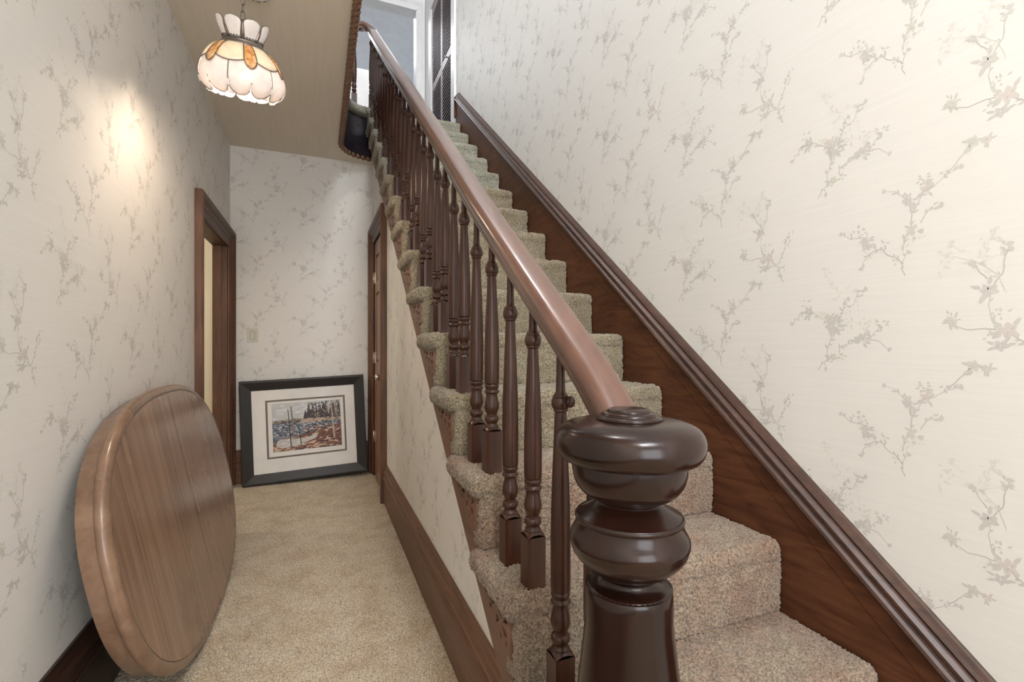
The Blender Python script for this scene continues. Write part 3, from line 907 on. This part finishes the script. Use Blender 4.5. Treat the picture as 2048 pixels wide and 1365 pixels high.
nd = MB(); nd.lathe([(.050, .889)] + smooth_profile([(.053, .8935), (.060, .895), (.072, .902), (.0805, .913), (.0855, .927), (.0872, .940), (.087, .953)], 3), (NX, NY), 64, cap=False)
o = nd.build('newel_drum', NEWEL); o.parent = no; autosmooth(o, 30)
ncap = MB()
ncap.lathe([(.05, .949)] + smooth_profile([(.088, .949), (.102, .953), (.110, .962), (.1135, .974), (.112, .987), (.105, .999), (.091, 1.0065), (.073, 1.0105), (.050, 1.012)], 4)
           + [(.049, 1.0115)] + smooth_profile([(.0495, 1.0135), (.0485, 1.016), (.0455, 1.0175), (.043, 1.0180)], 3) + smooth_profile([(.0425, 1.0195), (.040, 1.0225), (.036, 1.0235), (.0335, 1.0238)], 3)
           + smooth_profile([(.0330, 1.0255), (.031, 1.0275), (.026, 1.0288), (.012, 1.0292), (0, 1.0293)], 3), (NX, NY), 72, cap=False)
o = ncap.build('newel_cap', NEWEL); o.parent = no; autosmooth(o, 30)

# balusters
def baluster_mesh(H, hb, name):
    """H: total height to the rail, hb: height of the bead centre"""
    mb = MB(); s = .0215
    z = .108
    mb.add([(-s, -s, -.025), (s, -s, -.025), (s, s, -.025), (-s, s, -.025), (-s, -s, z), (s, -s, z), (s, s, z), (-s, s, z)],
           [(0, 3, 2, 1), (0, 1, 5, 4), (1, 2, 6, 5), (2, 3, 7, 6), (3, 0, 4, 7)])
    # chamfered shoulder: square to circle
    seg = 24; ring = []
    c = .018
    vs = []
    for k in range(seg):
        a = 2 * PI * k / seg + PI / 4
        ca, sa = math.cos(a), math.sin(a)
        m = max(abs(ca), abs(sa)); vs.append((s * ca / m, s * sa / m, z + (.006 - .006 * ((1 / m - 1) / .414))))
    for k in range(seg):
        a = 2 * PI * k / seg + PI / 4
        vs.append((c * math.cos(a), c * math.sin(a), z + .010))
    mb.add(vs, [(k, (k + 1) % seg, seg + (k + 1) % seg, seg + k) for k in range(seg)], 0, False)
    low = smooth_profile([(.018, .117), (.0185, .121), (.0155, .125), (.0145, .129)], 2) + smooth_profile([(.0165, .131), (.0200, .138), (.0185, .146), (.0145, .149)], 3) \
        + smooth_profile([(.0140, .153), (.0160, .158), (.0198, .168), (.0202, .178), (.0180, .190), (.0155, .202), (.0158, .209)], 3) \
        + smooth_profile([(.0190, .211), (.0208, .214), (.0190, .218), (.0168, .221)], 2) + smooth_profile([(.0172, .224), (.0200, .229), (.0185, .234), (.0170, .236)], 2) + [(.0200, .2375)]
    L = hb - .02 - .24
    mid = [(.0203, .240), (.0206, .240 + .10 * L), (.0206, .240 + .28 * L), (.0195, .240 + .45 * L), (.0165, .240 + .68 * L), (.0135, .240 + .88 * L), (.0122, hb - .024)]
    bead = smooth_profile([(.0118, hb - .022), (.0150, hb - .019), (.0145, hb - .016)], 2) + smooth_profile([(.0160, hb - .014), (.0182, hb - .008), (.0185, hb), (.0165, hb + .007), (.0150, hb + .008)], 3) \
        + smooth_profile([(.0155, hb + .0095), (.0145, hb + .013), (.0110, hb + .018)], 2)
    top = smooth_profile([(.0098, hb + .024), (.0090, hb + .045), (.0086, H - .02), (.0086, H + .012)], 3)
    mb.lathe(low + mid + bead + top, (0, 0), seg, cap=False)
    o = mb.build(name, BAL); autosmooth(o, 38)
    return o
H1 = .64; H2 = .74
bF = baluster_mesh(H1, .552, 'baluster'); bB = baluster_mesh(H2, .620, 'baluster')
first = {id(bF): True, id(bB): True}
def place_bal(src, x, y, z):
    if first.get(id(src)):
        o = src; first[id(src)] = False
    else:
        o = src.copy(); COL.objects.link(o)
    o.parent = bn; o.location = (x - .45, y - .615, z)
    o.rotation_euler = (0, 0, 0)
for n in range(2, 17):
    place_bal(bF, balx(ny(n) + .042), ny(n) + .042, n * RISE)
    if n < 16: place_bal(bB, balx(ny(n) + .166), ny(n) + .166, n * RISE)
bG = baluster_mesh(.69, .595, 'baluster'); first[id(bG)] = True
for (x, y) in ((.285, 4.218), (.215, 4.12), (.2, 4.0), (.2, 3.88)):
    place_bal(bG, x, y, HU)
# screw plug on the bead of the lowest visible baluster
pl = MB(); pl.lathe([(0, 0), (.0115, 0), (.0125, .004), (.010, .008), (0, .009)], seg=16, cap=False)
po = pl.build('rail_plug', BAL, bn, (balx(ny(2) + .166) + .012 - .45, ny(2) + .166 - .014 - .615, 2 * RISE + .620)); po.rotation_euler = (PI / 2, 0, .5)

# ------------------------------------------------------------------ TABLETOP
LEAN = .206
tt = thing('tabletop', 'oval oak dining tabletop with rounded rim leaning on the left wall', 'tabletop', (-.475, 2.325, .487))
# local frame: u = +Y, v = up the lean, w = face normal
U = Vector((0, 1, 0)); V = Vector((-math.sin(LEAN), 0, math.cos(LEAN))); Wn = Vector((math.cos(LEAN), 0, math.sin(LEAN)))
tt.rotation_euler = Matrix((U, V, Wn)).transposed().to_euler()
def se(a, b, n, k=160):
    P = []
    for i in range(k):
        t = 2 * PI * i / k; c, s = math.cos(t), math.sin(t)
        P.append((a * math.copysign(abs(c) ** (2 / n), c), b * math.copysign(abs(s) ** (2 / n), s)))
    return P
a_, b_, n_ = .760, .452, 2.48
# resample by arclength so the rim is even
def resample(P, k):
    P = np.array(P + [P[0]]); d = np.r_[0, np.cumsum(np.hypot(*np.diff(P, axis=0).T))]
    t = np.linspace(0, d[-1], k, endpoint=False)
    return list(zip(np.interp(t, d, P[:, 0]), np.interp(t, d, P[:, 1])))
inner = resample(se(a_, b_, n_, 400), 180)
seams = [-.80, -.56, -.268, .032, .29, .55, .80]
def clip(poly, u0, u1):
    def half(P, f):
        out = []
        for i in range(len(P)):
            A, B = P[i], P[(i + 1) % len(P)]
            fa, fb = f(A), f(B)
            if fa >= 0: out.append(A)
            if fa * fb < 0:
                t = fa / (fa - fb); out.append((A[0] + (B[0] - A[0]) * t, A[1] + (B[1] - A[1]) * t))
        return out
    return half(half(poly, lambda p: p[0] - u0), lambda p: u1 - p[0])
for u0, u1 in zip(seams[:-1], seams[1:]):
    pl = clip(inner, u0 + .0013, u1 - .0013)
    pl = [p for i, p in enumerate(pl) if math.hypot(p[0] - pl[i - 1][0], p[1] - pl[i - 1][1]) > 1e-5]
    mb = MB(); polyprism(mb, [pl], .014, lambda u, v, d: (u, v, -d))
    o = mb.build('plank', OAK, tt)
mb = MB(); polyprism(mb, [inner], .012, lambda u, v, d: (u, v, -.0135 - d)); mb.build('underside', OAKD, tt)
def outline_frames(P):
    fr = []
    for i in range(len(P)):
        a, b = P[i - 1], P[(i + 1) % len(P)]
        t = Vector((b[0] - a[0], b[1] - a[1], 0)).normalized()
        fr.append((Vector((t.y, -t.x, 0)), Vector((0, 0, 1))))
    return fr
F_ = outline_frames(inner)
mb = MB()
mb.sweep([(.0012, -.001), (.004, .0005), (.016, 0), (.024, -.004), (.030, -.011), (.032, -.020), (.029, -.028), (.022, -.033), (.012, -.035), (.0012, -.035)], [(x, y, 0) for x, y in inner], F_, 0, True, True)
o = mb.build('rim', OAKR, tt); autosmooth(o, 50)
mb = MB()
mb.sweep([(-.012, -.030), (.012, -.030), (.012, -.074), (.009, -.078), (-.012, -.078)], [(x, y, 0) for x, y in inner], F_, 0, True, True)
o = mb.build('apron', OAKR, tt); autosmooth(o, 40)

# ------------------------------------------------------------------ FRAMED PICTURE
PW, PH = .945, .83
pf = thing('framed_picture', 'black framed lake shore print with white mat leaning on the back wall', 'picture', (-.545, 4.285, .004))
lean = .065; roll = math.radians(2.3)
pf.rotation_euler = (Matrix.Rotation(-lean, 3, 'X') @ Matrix.Rotation(-roll, 3, 'Y')).to_euler()
# local: x right, z up, -y towards the viewer
def bar(p0, p1, A0, A1, prof, nm, mat):
    mb = MB(); mb.sweep(prof, [p0, p1], [(A0, Vector((0, -1, 0))), (A1, Vector((0, -1, 0)))]); return mb.build(nm, mat, pf)
fp = [(0, 0), (0, .030), (.004, .034), (.016, .035), (.075, .016), (.082, .014), (.082, 0)]
X_, Z_ = Vector((1, 0, 0)), Vector((0, 0, 1))
bar((0, 0, 0), (PW, 0, 0), X_ + Z_, Z_ - X_, fp, 'frame_rail', BLACKF)
bar((0, 0, PH), (PW, 0, PH), X_ - Z_, -Z_ - X_, fp, 'frame_rail', BLACKF)
bar((0, 0, 0), (0, 0, PH), X_ + Z_, X_ - Z_, fp, 'frame_stile', BLACKF)
bar((PW, 0, 0), (PW, 0, PH), Z_ - X_, -Z_ - X_, fp, 'frame_stile', BLACKF)
def ringrect(r0, r1, y, nm, mat, th=.002):
    mb = MB()
    loops = [[(r0[0], r0[2]), (r0[1], r0[2]), (r0[1], r0[3]), (r0[0], r0[3])], [(r1[0], r1[2]), (r1[0], r1[3]), (r1[1], r1[3]), (r1[1], r1[2])]]
    polyprism(mb, loops, th, lambda u, v, d: (u, y - d, v)); return mb.build(nm, mat, pf)
Lr = (.190 * PW, .832 * PW, .232 * PH, .800 * PH)
Li = (Lr[0] + .014, Lr[1] - .014, Lr[2] + .014, Lr[3] - .014)
Pr_ = (.238 * PW, .792 * PW, .292 * PH, .758 * PH)
ringrect((.07, PW - .07, .07, PH - .07), Lr, -.008, 'outer_mat', MATB, .003)
ringrect(Lr, Li, -.007, 'fillet', FILLET, .002)
ringrect(Li, Pr_, -.005, 'inner_mat', MATB, .002)
mb = MB(); mb.box(.01, PW - .01, -.002, 0, .01, PH - .01); mb.build('backing_board', OAKD, pf)
# the print: a generic lakeside landscape, flat colour patches
art_cols = {'sky': (.52, .55, .57), 'cloud': (.68, .69, .70), 'hill': (.10, .085, .07), 'hilll': (.33, .27, .2), 'pine': (.045, .035, .040), 'pine2': (.09, .065, .06), 'ochre': (.50, .39, .30),
            'water': (.10, .12, .17), 'wl': (.45, .47, .52), 'shore': (.17, .075, .05), 'rust': (.30, .13, .08), 'pale': (.58, .55, .52), 'pink': (.62, .42, .33), 'trunk': (.24, .18, .15), 'dark': (.03, .025, .03)}
names = list(art_cols); AM = [plain('print_' + k + '_ink', c, .5) for k, c in art_cols.items()]
art = MB(); AR = random.Random(5)
aw, ah = Pr_[1] - Pr_[0], Pr_[3] - Pr_[2]
lay = [0]
def patch(pts, col):
    lay[0] += 1
    y = -.0036 - lay[0] * 3e-7
    art.add([(Pr_[0] + min(1, max(0, u)) * aw, y, Pr_[2] + min(1, max(0, v)) * ah) for u, v in pts], [tuple(range(len(pts)))], names.index(col))
patch([(0, 0), (1, 0), (1, 1), (0, 1)], 'sky')
def strokes(n, u0, u1, v0, v1, lu, lv, cols, ang=0, jit=.3):
    for _ in range(n):
        u, v = AR.uniform(u0, u1), AR.uniform(v0, v1); a = ang + AR.uniform(-jit, jit); l, h = lu * AR.uniform(.5, 1.3), lv * AR.uniform(.5, 1.3)
        c, s = math.cos(a), math.sin(a)
        patch([(u + x * c - y * s, v + (x * s + y * c) * 1.3) for x, y in ((-l, 0), (-l * .3, h), (l, h * .3), (l * .4, -h))], AR.choice(cols))
strokes(110, 0, .6, .66, 1, .06, .012, ['cloud', 'cloud', 'sky', 'pale'], 0, .15)
patch([(0, .60), (.1, .63), (.3, .65), (.45, .64), (1, .66), (1, .56), (0, .56)], 'hill')
strokes(50, 0, .5, .60, .66, .03, .008, ['hilll', 'hill', 'ochre'], 0, .2)
patch([(0, .58), (1, .60), (1, .2), (0, .1)], 'water')
strokes(420, 0, .75, .24, .58, .022, .007, ['wl', 'wl', 'water', 'dark', 'sky'], 0, .25)
for k in range(30):     # conifer mass at the right
    u = AR.uniform(.46, 1.0); h = AR.uniform(.82, 1.0) if u > .52 else AR.uniform(.72, .84); wv = AR.uniform(.03, .06)
    pts = [(u - wv, .62)]
    for j in range(5): pts += [(u - wv * (1 - j / 5), .62 + (h - .62) * (j + .3) / 5), (u - wv * .55 * (1 - j / 5), .62 + (h - .62) * (j + .6) / 5)]
    pts += [(u, h)] + [(2 * u - p[0], p[1]) for p in pts[::-1]]
    patch(pts, AR.choice(['pine', 'pine', 'pine2']))
strokes(120, .5, 1, .66, .98, .018, .014, ['pine2', 'pine', 'hilll', 'trunk'], 1.2, .5)
strokes(70, .42, 1, .57, .64, .04, .013, ['ochre', 'ochre', 'pink', 'hilll'], .1, .2)
strokes(70, .55, 1, .42, .57, .03, .010, ['dark', 'pine2', 'wl', 'pine'], -.3, .4)
patch([(0, .16), (.15, .22), (.35, .30), (.55, .36), (.8, .43), (1, .50), (1, 0), (0, 0)], 'shore')      # rocky shore
strokes(170, .0, 1, .0, .18, .05, .014, ['rust', 'pink', 'shore', 'ochre', 'dark'], .15, .3)
strokes(110, .45, 1, .2, .46, .035, .012, ['rust', 'shore', 'pink', 'dark'], .4, .5)
patch([(.04, .14), (.07, .23), (.16, .27), (.28, .24), (.42, .23), (.55, .27), (.66, .33), (.62, .22), (.48, .15), (.3, .09), (.12, .06)], 'pale')   # pale boulder slab
strokes(60, .08, .52, .10, .24, .05, .010, ['pale', 'cloud', 'wl', 'ochre'], .18, .2)
strokes(16, .08, .5, .24, .27, .04, .006, ['rust', 'pink'], .1, .1)
for (u, v0, v1, wv, cc) in ((.27, .30, .93, .016, 'trunk'), (.225, .08, .88, .008, 'dark'), (.37, .10, .56, .007, 'dark'), (.86, .18, .99, .012, 'ochre'), (.92, .55, .98, .008, 'trunk')):
    patch([(u - wv + .03, v0), (u + wv + .03, v0), (u + wv * .6, v1), (u - wv * .6, v1)], cc)
strokes(40, .5, 1, .35, .60, .035, .003, ['pale', 'pink', 'ochre'], .8, 1.2)
art.build('print', AM, pf)
# glazing
gm, gnt, gb = newmat('picture_glass'); gb.inputs['Transmission Weight'].default_value = 1; gb.inputs['Roughness'].default_value = .03; gb.inputs['IOR'].default_value = 1.12

# ------------------------------------------------------------------ small wall and ceiling things
sw = thing('light_switch', 'almond rocker light switch on the back wall near the left doorway', 'light switch', (-.4905, YB, 1.204))
mb = MB(); mb.box(-.039, .039, -.006, 0, -.056, .056); bevel(mb.build('wall_plate', SWITCH, sw), .003)
mb = MB(); mb.box(-.0175, .0175, -.0075, -.006, -.034, .034); f = mb.build('rocker_surround', OAKD, sw)
mb = MB(); mb.add([(-.016, -.0075, -.032), (.016, -.0075, -.032), (.016, -.0085, 0), (-.016, -.0085, 0), (.016, -.0125, .032), (-.016, -.0125, .032), (-.016, -.006, .032), (.016, -.006, .032), (-.016, -.006, -.032), (.016, -.006, -.032)],
                  [(0, 1, 2, 3), (3, 2, 4, 5), (5, 4, 7, 6), (0, 3, 5, 6, 8), (1, 9, 7, 4, 2), (0, 8, 9, 1)]); mb.build('rocker', SWITCH, sw)
sd = thing('smoke_detector', 'round white smoke detector on the hall ceiling beside the pendant chain', 'smoke detector', (-.255, 2.43, HC))
mb = MB(); mb.lathe([(0, 0), (.066, 0), (.066, -.003), (.060, -.006), (.060, -.008)], seg=36, cap=False); mb.build('mounting_base', PLAST, sd)
mb = MB(); mb.lathe([(.059, -.006), (.060, -.011), (.056, -.018), (.046, -.022), (.030, -.0235), (0, -.0235)], seg=36, cap=False); body = mb.build('housing', PLAST, sd)
mb = MB()
for k in range(10):
    a0 = k * .628; a1 = a0 + .42
    P_ = [(.045 * math.cos(a), .045 * math.sin(a), -.0228) for a in np.linspace(a0, a1, 5)]
    mb.tube(P_, .0016, 5)
mb.build('vent_slots', OAKD, body)

# ------------------------------------------------------------------ PENDANT LAMP
LX, LY, LZ = -.262, 2.06, 2.262        # LZ: height of the metal collar
pd = thing('pendant_lamp', 'slag glass pendant lamp with amber insets and petal crown on a chain', 'lamp', (LX, LY, LZ))
TILT = Matrix.Rotation(math.radians(20), 4, Vector((2.06, .262, 0)).normalized())   # the shade hangs askew, near side down
pd.matrix_world = Matrix.Translation((LX, LY, LZ)) @ TILT
UNT = TILT.inverted()
CH = TILT @ Vector((0, 0, .080))   # top of the socket, where the chain starts
def body(t):
    """profile of the dome, t 0..1 from collar to lip"""
    P = [(.066, .0), (.089, -.013), (.112, -.036), (.131, -.066), (.142, -.098), (.145, -.128), (.137, -.158), (.112, -.182)]
    x = t * (len(P) - 1); i = min(len(P) - 2, int(x)); f = x - i
    p0 = P[max(0, i - 1)]; p1 = P[i]; p2 = P[i + 1]; p3 = P[min(len(P) - 1, i + 2)]
    g = lambda a, b, c, d: .5 * (2 * b + (c - a) * f + (2 * a - 5 * b + 4 * c - d) * f * f + (3 * b - a - 3 * c + d) * f ** 3)
    return g(p0[0], p1[0], p2[0], p3[0]), g(p0[1], p1[1], p2[1], p3[1])
NS = 6; A0 = 5.03
def pt(phi, t, lift=0):
    r, z = body(t); r += lift
    return (r * math.cos(phi), r * math.sin(phi), z)
def panel(nm, mat, p0, p1, tf0, tf1, lift=0, nu=14, nv=8, bulge=.004):
    mb = MB(); vs = []; fs = []
    for i in range(nu + 1):
        s = i / nu; phi = p0 + (p1 - p0) * s
        ta, tb = tf0(s), tf1(s)
        for j in range(nv + 1):
            q = j / nv
            vs.append(pt(phi, ta + (tb - ta) * q, lift + bulge * math.sin(PI * s) * math.sin(PI * min(1, q * 1.0))))
    for i in range(nu):
        for j in range(nv):
            a = i * (nv + 1) + j; fs.append((a, a + 1, a + nv + 2, a + nv + 1))
    mb.add(vs, fs, 0, True)
    o = mb.build(nm, mat, pd)
    md = o.modifiers.new('thick', 'SOLIDIFY'); md.thickness = .003
    return o
cames = MB()
half = .165
for k in range(NS):
    pc = A0 + k * 2 * PI / NS; sp_ = 2 * PI / NS
    # amber inset with rounded foot
    panel('amber_inset', AMB, pc - half, pc + half, lambda s: .05 - .0 * s, lambda s: .40 + .13 * math.sin(PI * s) ** .6, .002)
    # cream panel between the insets
    panel('cream_panel', CREAM, pc + half, pc + sp_ - half, lambda s: .02, lambda s: .42 + .05 * math.sin(PI * s), 0)
    # two-lobed milk glass petal centred below the amber inset
    def topf(s, pc=pc):
        x = abs(s - .5) * sp_
        if x < half: return .40 + .13 * math.cos(x / half * PI / 2) ** .6
        return .42 + .05 * math.sin(PI * (x - half) / (sp_ - 2 * half))
    def botf(s):
        q = (s * 2) % 1.0 if s < 1 else 1.0
        return .84 + .16 * max(0, math.sin(PI * q)) ** .55 
    panel('milk_petal', MILK, pc - sp_ / 2 + .008, pc + sp_ / 2 - .008, topf, botf, 0, 32, 10, .006)
    # came lines
    for s_ in (-half, half):
        cames.tube([pt(pc + s_, t, .003) for t in np.linspace(.02, .41, 8)], .0017, 6)
    cames.tube([pt(pc - half + 2 * half * s, .40 + .13 * max(0, math.sin(PI * s)) ** .6, .004) for s in np.linspace(0, 1, 13)], .0017, 6)
    cames.tube([pt(pc + half + (sp_ - 2 * half) * s, .42 + .05 * math.sin(PI * s), .003) for s in np.linspace(0, 1, 13)], .0017, 6)
    cames.tube([pt(pc + sp_ / 2, t, .002) for t in np.linspace(.47, .76, 8)], .0019, 6)
    cames.tube([pt(pc, t, .003) for t in np.linspace(.70, .78, 4)], .0019, 6)
    cames.tube([pt(pc - sp_ / 2 + .008 + (sp_ - .016) * s, botf(s), .002) for s in np.linspace(0.002, .998, 41)], .0013, 5)
    # small inner petals hanging between the lobes
    mb = MB(); vs = []
    for i in range(9):
        t = i / 8
        for j in range(5):
            q = (j - 2) / 2; wdt = .020 * math.sin(PI * (.15 + .85 * (1 - t))) ** .7
            ph = pc + sp_ / 2 + q * wdt / .15
            r_ = .128 - .016 * t; vs.append((r_ * math.cos(ph), r_ * math.sin(ph), -.125 - .056 * t))
    mb.add(vs, [(i * 5 + j, i * 5 + j + 1, i * 5 + j + 6, i * 5 + j + 5) for i in range(8) for j in range(4)], 0, True)
    o = mb.build('inner_petal', MILK, pd); md = o.modifiers.new('thick', 'SOLIDIFY'); md.thickness = .002
cames.build('lead_cames', BRASS, pd)
col = MB(); col.lathe([(.058, .018), (.064, .016), (.068, .010), (.067, .006), (.071, .003), (.074, -.004), (.072, -.009), (.066, -.008)], seg=48, cap=False)
for k in range(40):
    a = 2 * PI * k / 40
    col.add([(x + .065 * math.cos(a), y + .065 * math.sin(a), z + .016) for x, y, z in [(.006 * c * d, .006 * s * d, .008 * e) for d, e in ((1, 0), (.7, .7)) for c, s in ((1, 0), (0, 1), (-1, 0), (0, -1))] + [(0, 0, .0085)]],
            [(0, 1, 5, 4), (1, 2, 6, 5), (2, 3, 7, 6), (3, 0, 4, 7), (4, 5, 8), (5, 6, 8), (6, 7, 8), (7, 4, 8)], 0, True)
col.build('collar_band', BRASS, pd)
NCR = 8
for k in range(NCR):
    pc = 4.42 + k * 2 * PI / NCR
    mb = MB(); vs = []; nu, nv = 10, 24; rimp = []
    def cp(q, t):
        w_ = (.60 + .20 * t) * (math.sqrt(max(0, 1 - ((t - .72) / .28) ** 2)) if t > .72 else 1)
        ph = pc + q * w_ * .92
        r_ = .061 + .026 * t + .004 * math.sin(PI * t); return (r_ * math.cos(ph), r_ * math.sin(ph), .014 + .064 * t)
    for i in range(nu + 1):
        for j in range(nv + 1): vs.append(cp(-1 + 2 * i / nu if False else (-1 + 2 * i / nu) * .5 * 1.0, j / nv))
    mb.add(vs, [(i * (nv + 1) + j, i * (nv + 1) + j + 1, (i + 1) * (nv + 1) + j + 1, (i + 1) * (nv + 1) + j) for i in range(nu) for j in range(nv)], 0, True)
    o = mb.build('crown_petal', MILK, pd); md = o.modifiers.new('thick', 'SOLIDIFY'); md.thickness = .002
    rt = MB()
    rt.tube([cp(-.5, t) for t in np.linspace(0, 1, 16)] + [cp(.5, t) for t in np.linspace(1, 0, 16)][1:], .0022, 6)
    rt.build('petal_edging', BRASS, o)
sk = MB(); sk.lathe([(0, .085), (.012, .085), (.016, .070), (.016, .02), (.030, -.004), (.030, -.008), (0, -.008)], seg=20, cap=False)
for k in range(3):
    a = k * 2.094; sk.tube([(.015 * math.cos(a), .015 * math.sin(a), .005), (.064 * math.cos(a), .064 * math.sin(a), .006)], .002, 6)
sk.build('socket_and_spider', BRASS, pd)
bl = MB(); bl.lathe(smooth_profile([(.0, -.105), (.016, -.101), (.028, -.085), (.030, -.068), (.022, -.045), (.014, -.025), (.013, -.008)], 3), seg=20, cap=False)
BULB, bnt, bb = newmat('bulb_glass'); bb.inputs['Emission Color'].default_value = (1, .86, .66, 1); bb.inputs['Emission Strength'].default_value = 3; bb.inputs['Base Color'].default_value = (.9, .85, .8, 1)
bl.build('bulb', BULB, pd)
zc_ = .088; k = 0
ltmp = []
while LZ + zc_ < HC - .03:
    P_ = []
    for i in range(16):
        a = 2 * PI * i / 16; x = .0075 * math.cos(a); z = .013 * math.sin(a) + (.004 if math.sin(a) > 0 else -.004)
        P_.append((x, 0, z))
    if k == 0:
        mb = MB(); mb.tube(P_, .0018, 6, 0, True); lo = mb.build('chain_link', BRASS, pd); l0 = lo
    else:
        lo = l0.copy(); COL.objects.link(lo); lo.parent = pd
    Ml = UNT @ Matrix.Translation((CH.x, CH.y, zc_ + .010)) @ Matrix.Rotation((k % 2) * PI / 2 + .5, 4, 'Z')
    lo.location = Ml.to_translation(); lo.rotation_euler = Ml.to_euler()
    zc_ += .0275; k += 1
mb = MB(); mb.lathe([(0, HC - LZ - .045), (.012, HC - LZ - .043), (.02, HC - LZ - .03), (.055, HC - LZ - .012), (.06, HC - LZ), (0, HC - LZ)], seg=28, cap=False)
cc_ = mb.build('ceiling_canopy', BRASS, pd); Ml = UNT @ Matrix.Translation((CH.x, CH.y, 0)); cc_.location = Ml.to_translation(); cc_.rotation_euler = Ml.to_euler()
pl_ = bpy.data.lights.new('pendant_bulb_light', 'POINT'); pl_.energy = 14; pl_.color = (1, .80, .60); pl_.shadow_soft_size = .045
plo = bpy.data.objects.new('pendant_bulb_light', pl_); plo.location = (0, 0, -.128); plo.parent = pd; COL.objects.link(plo)
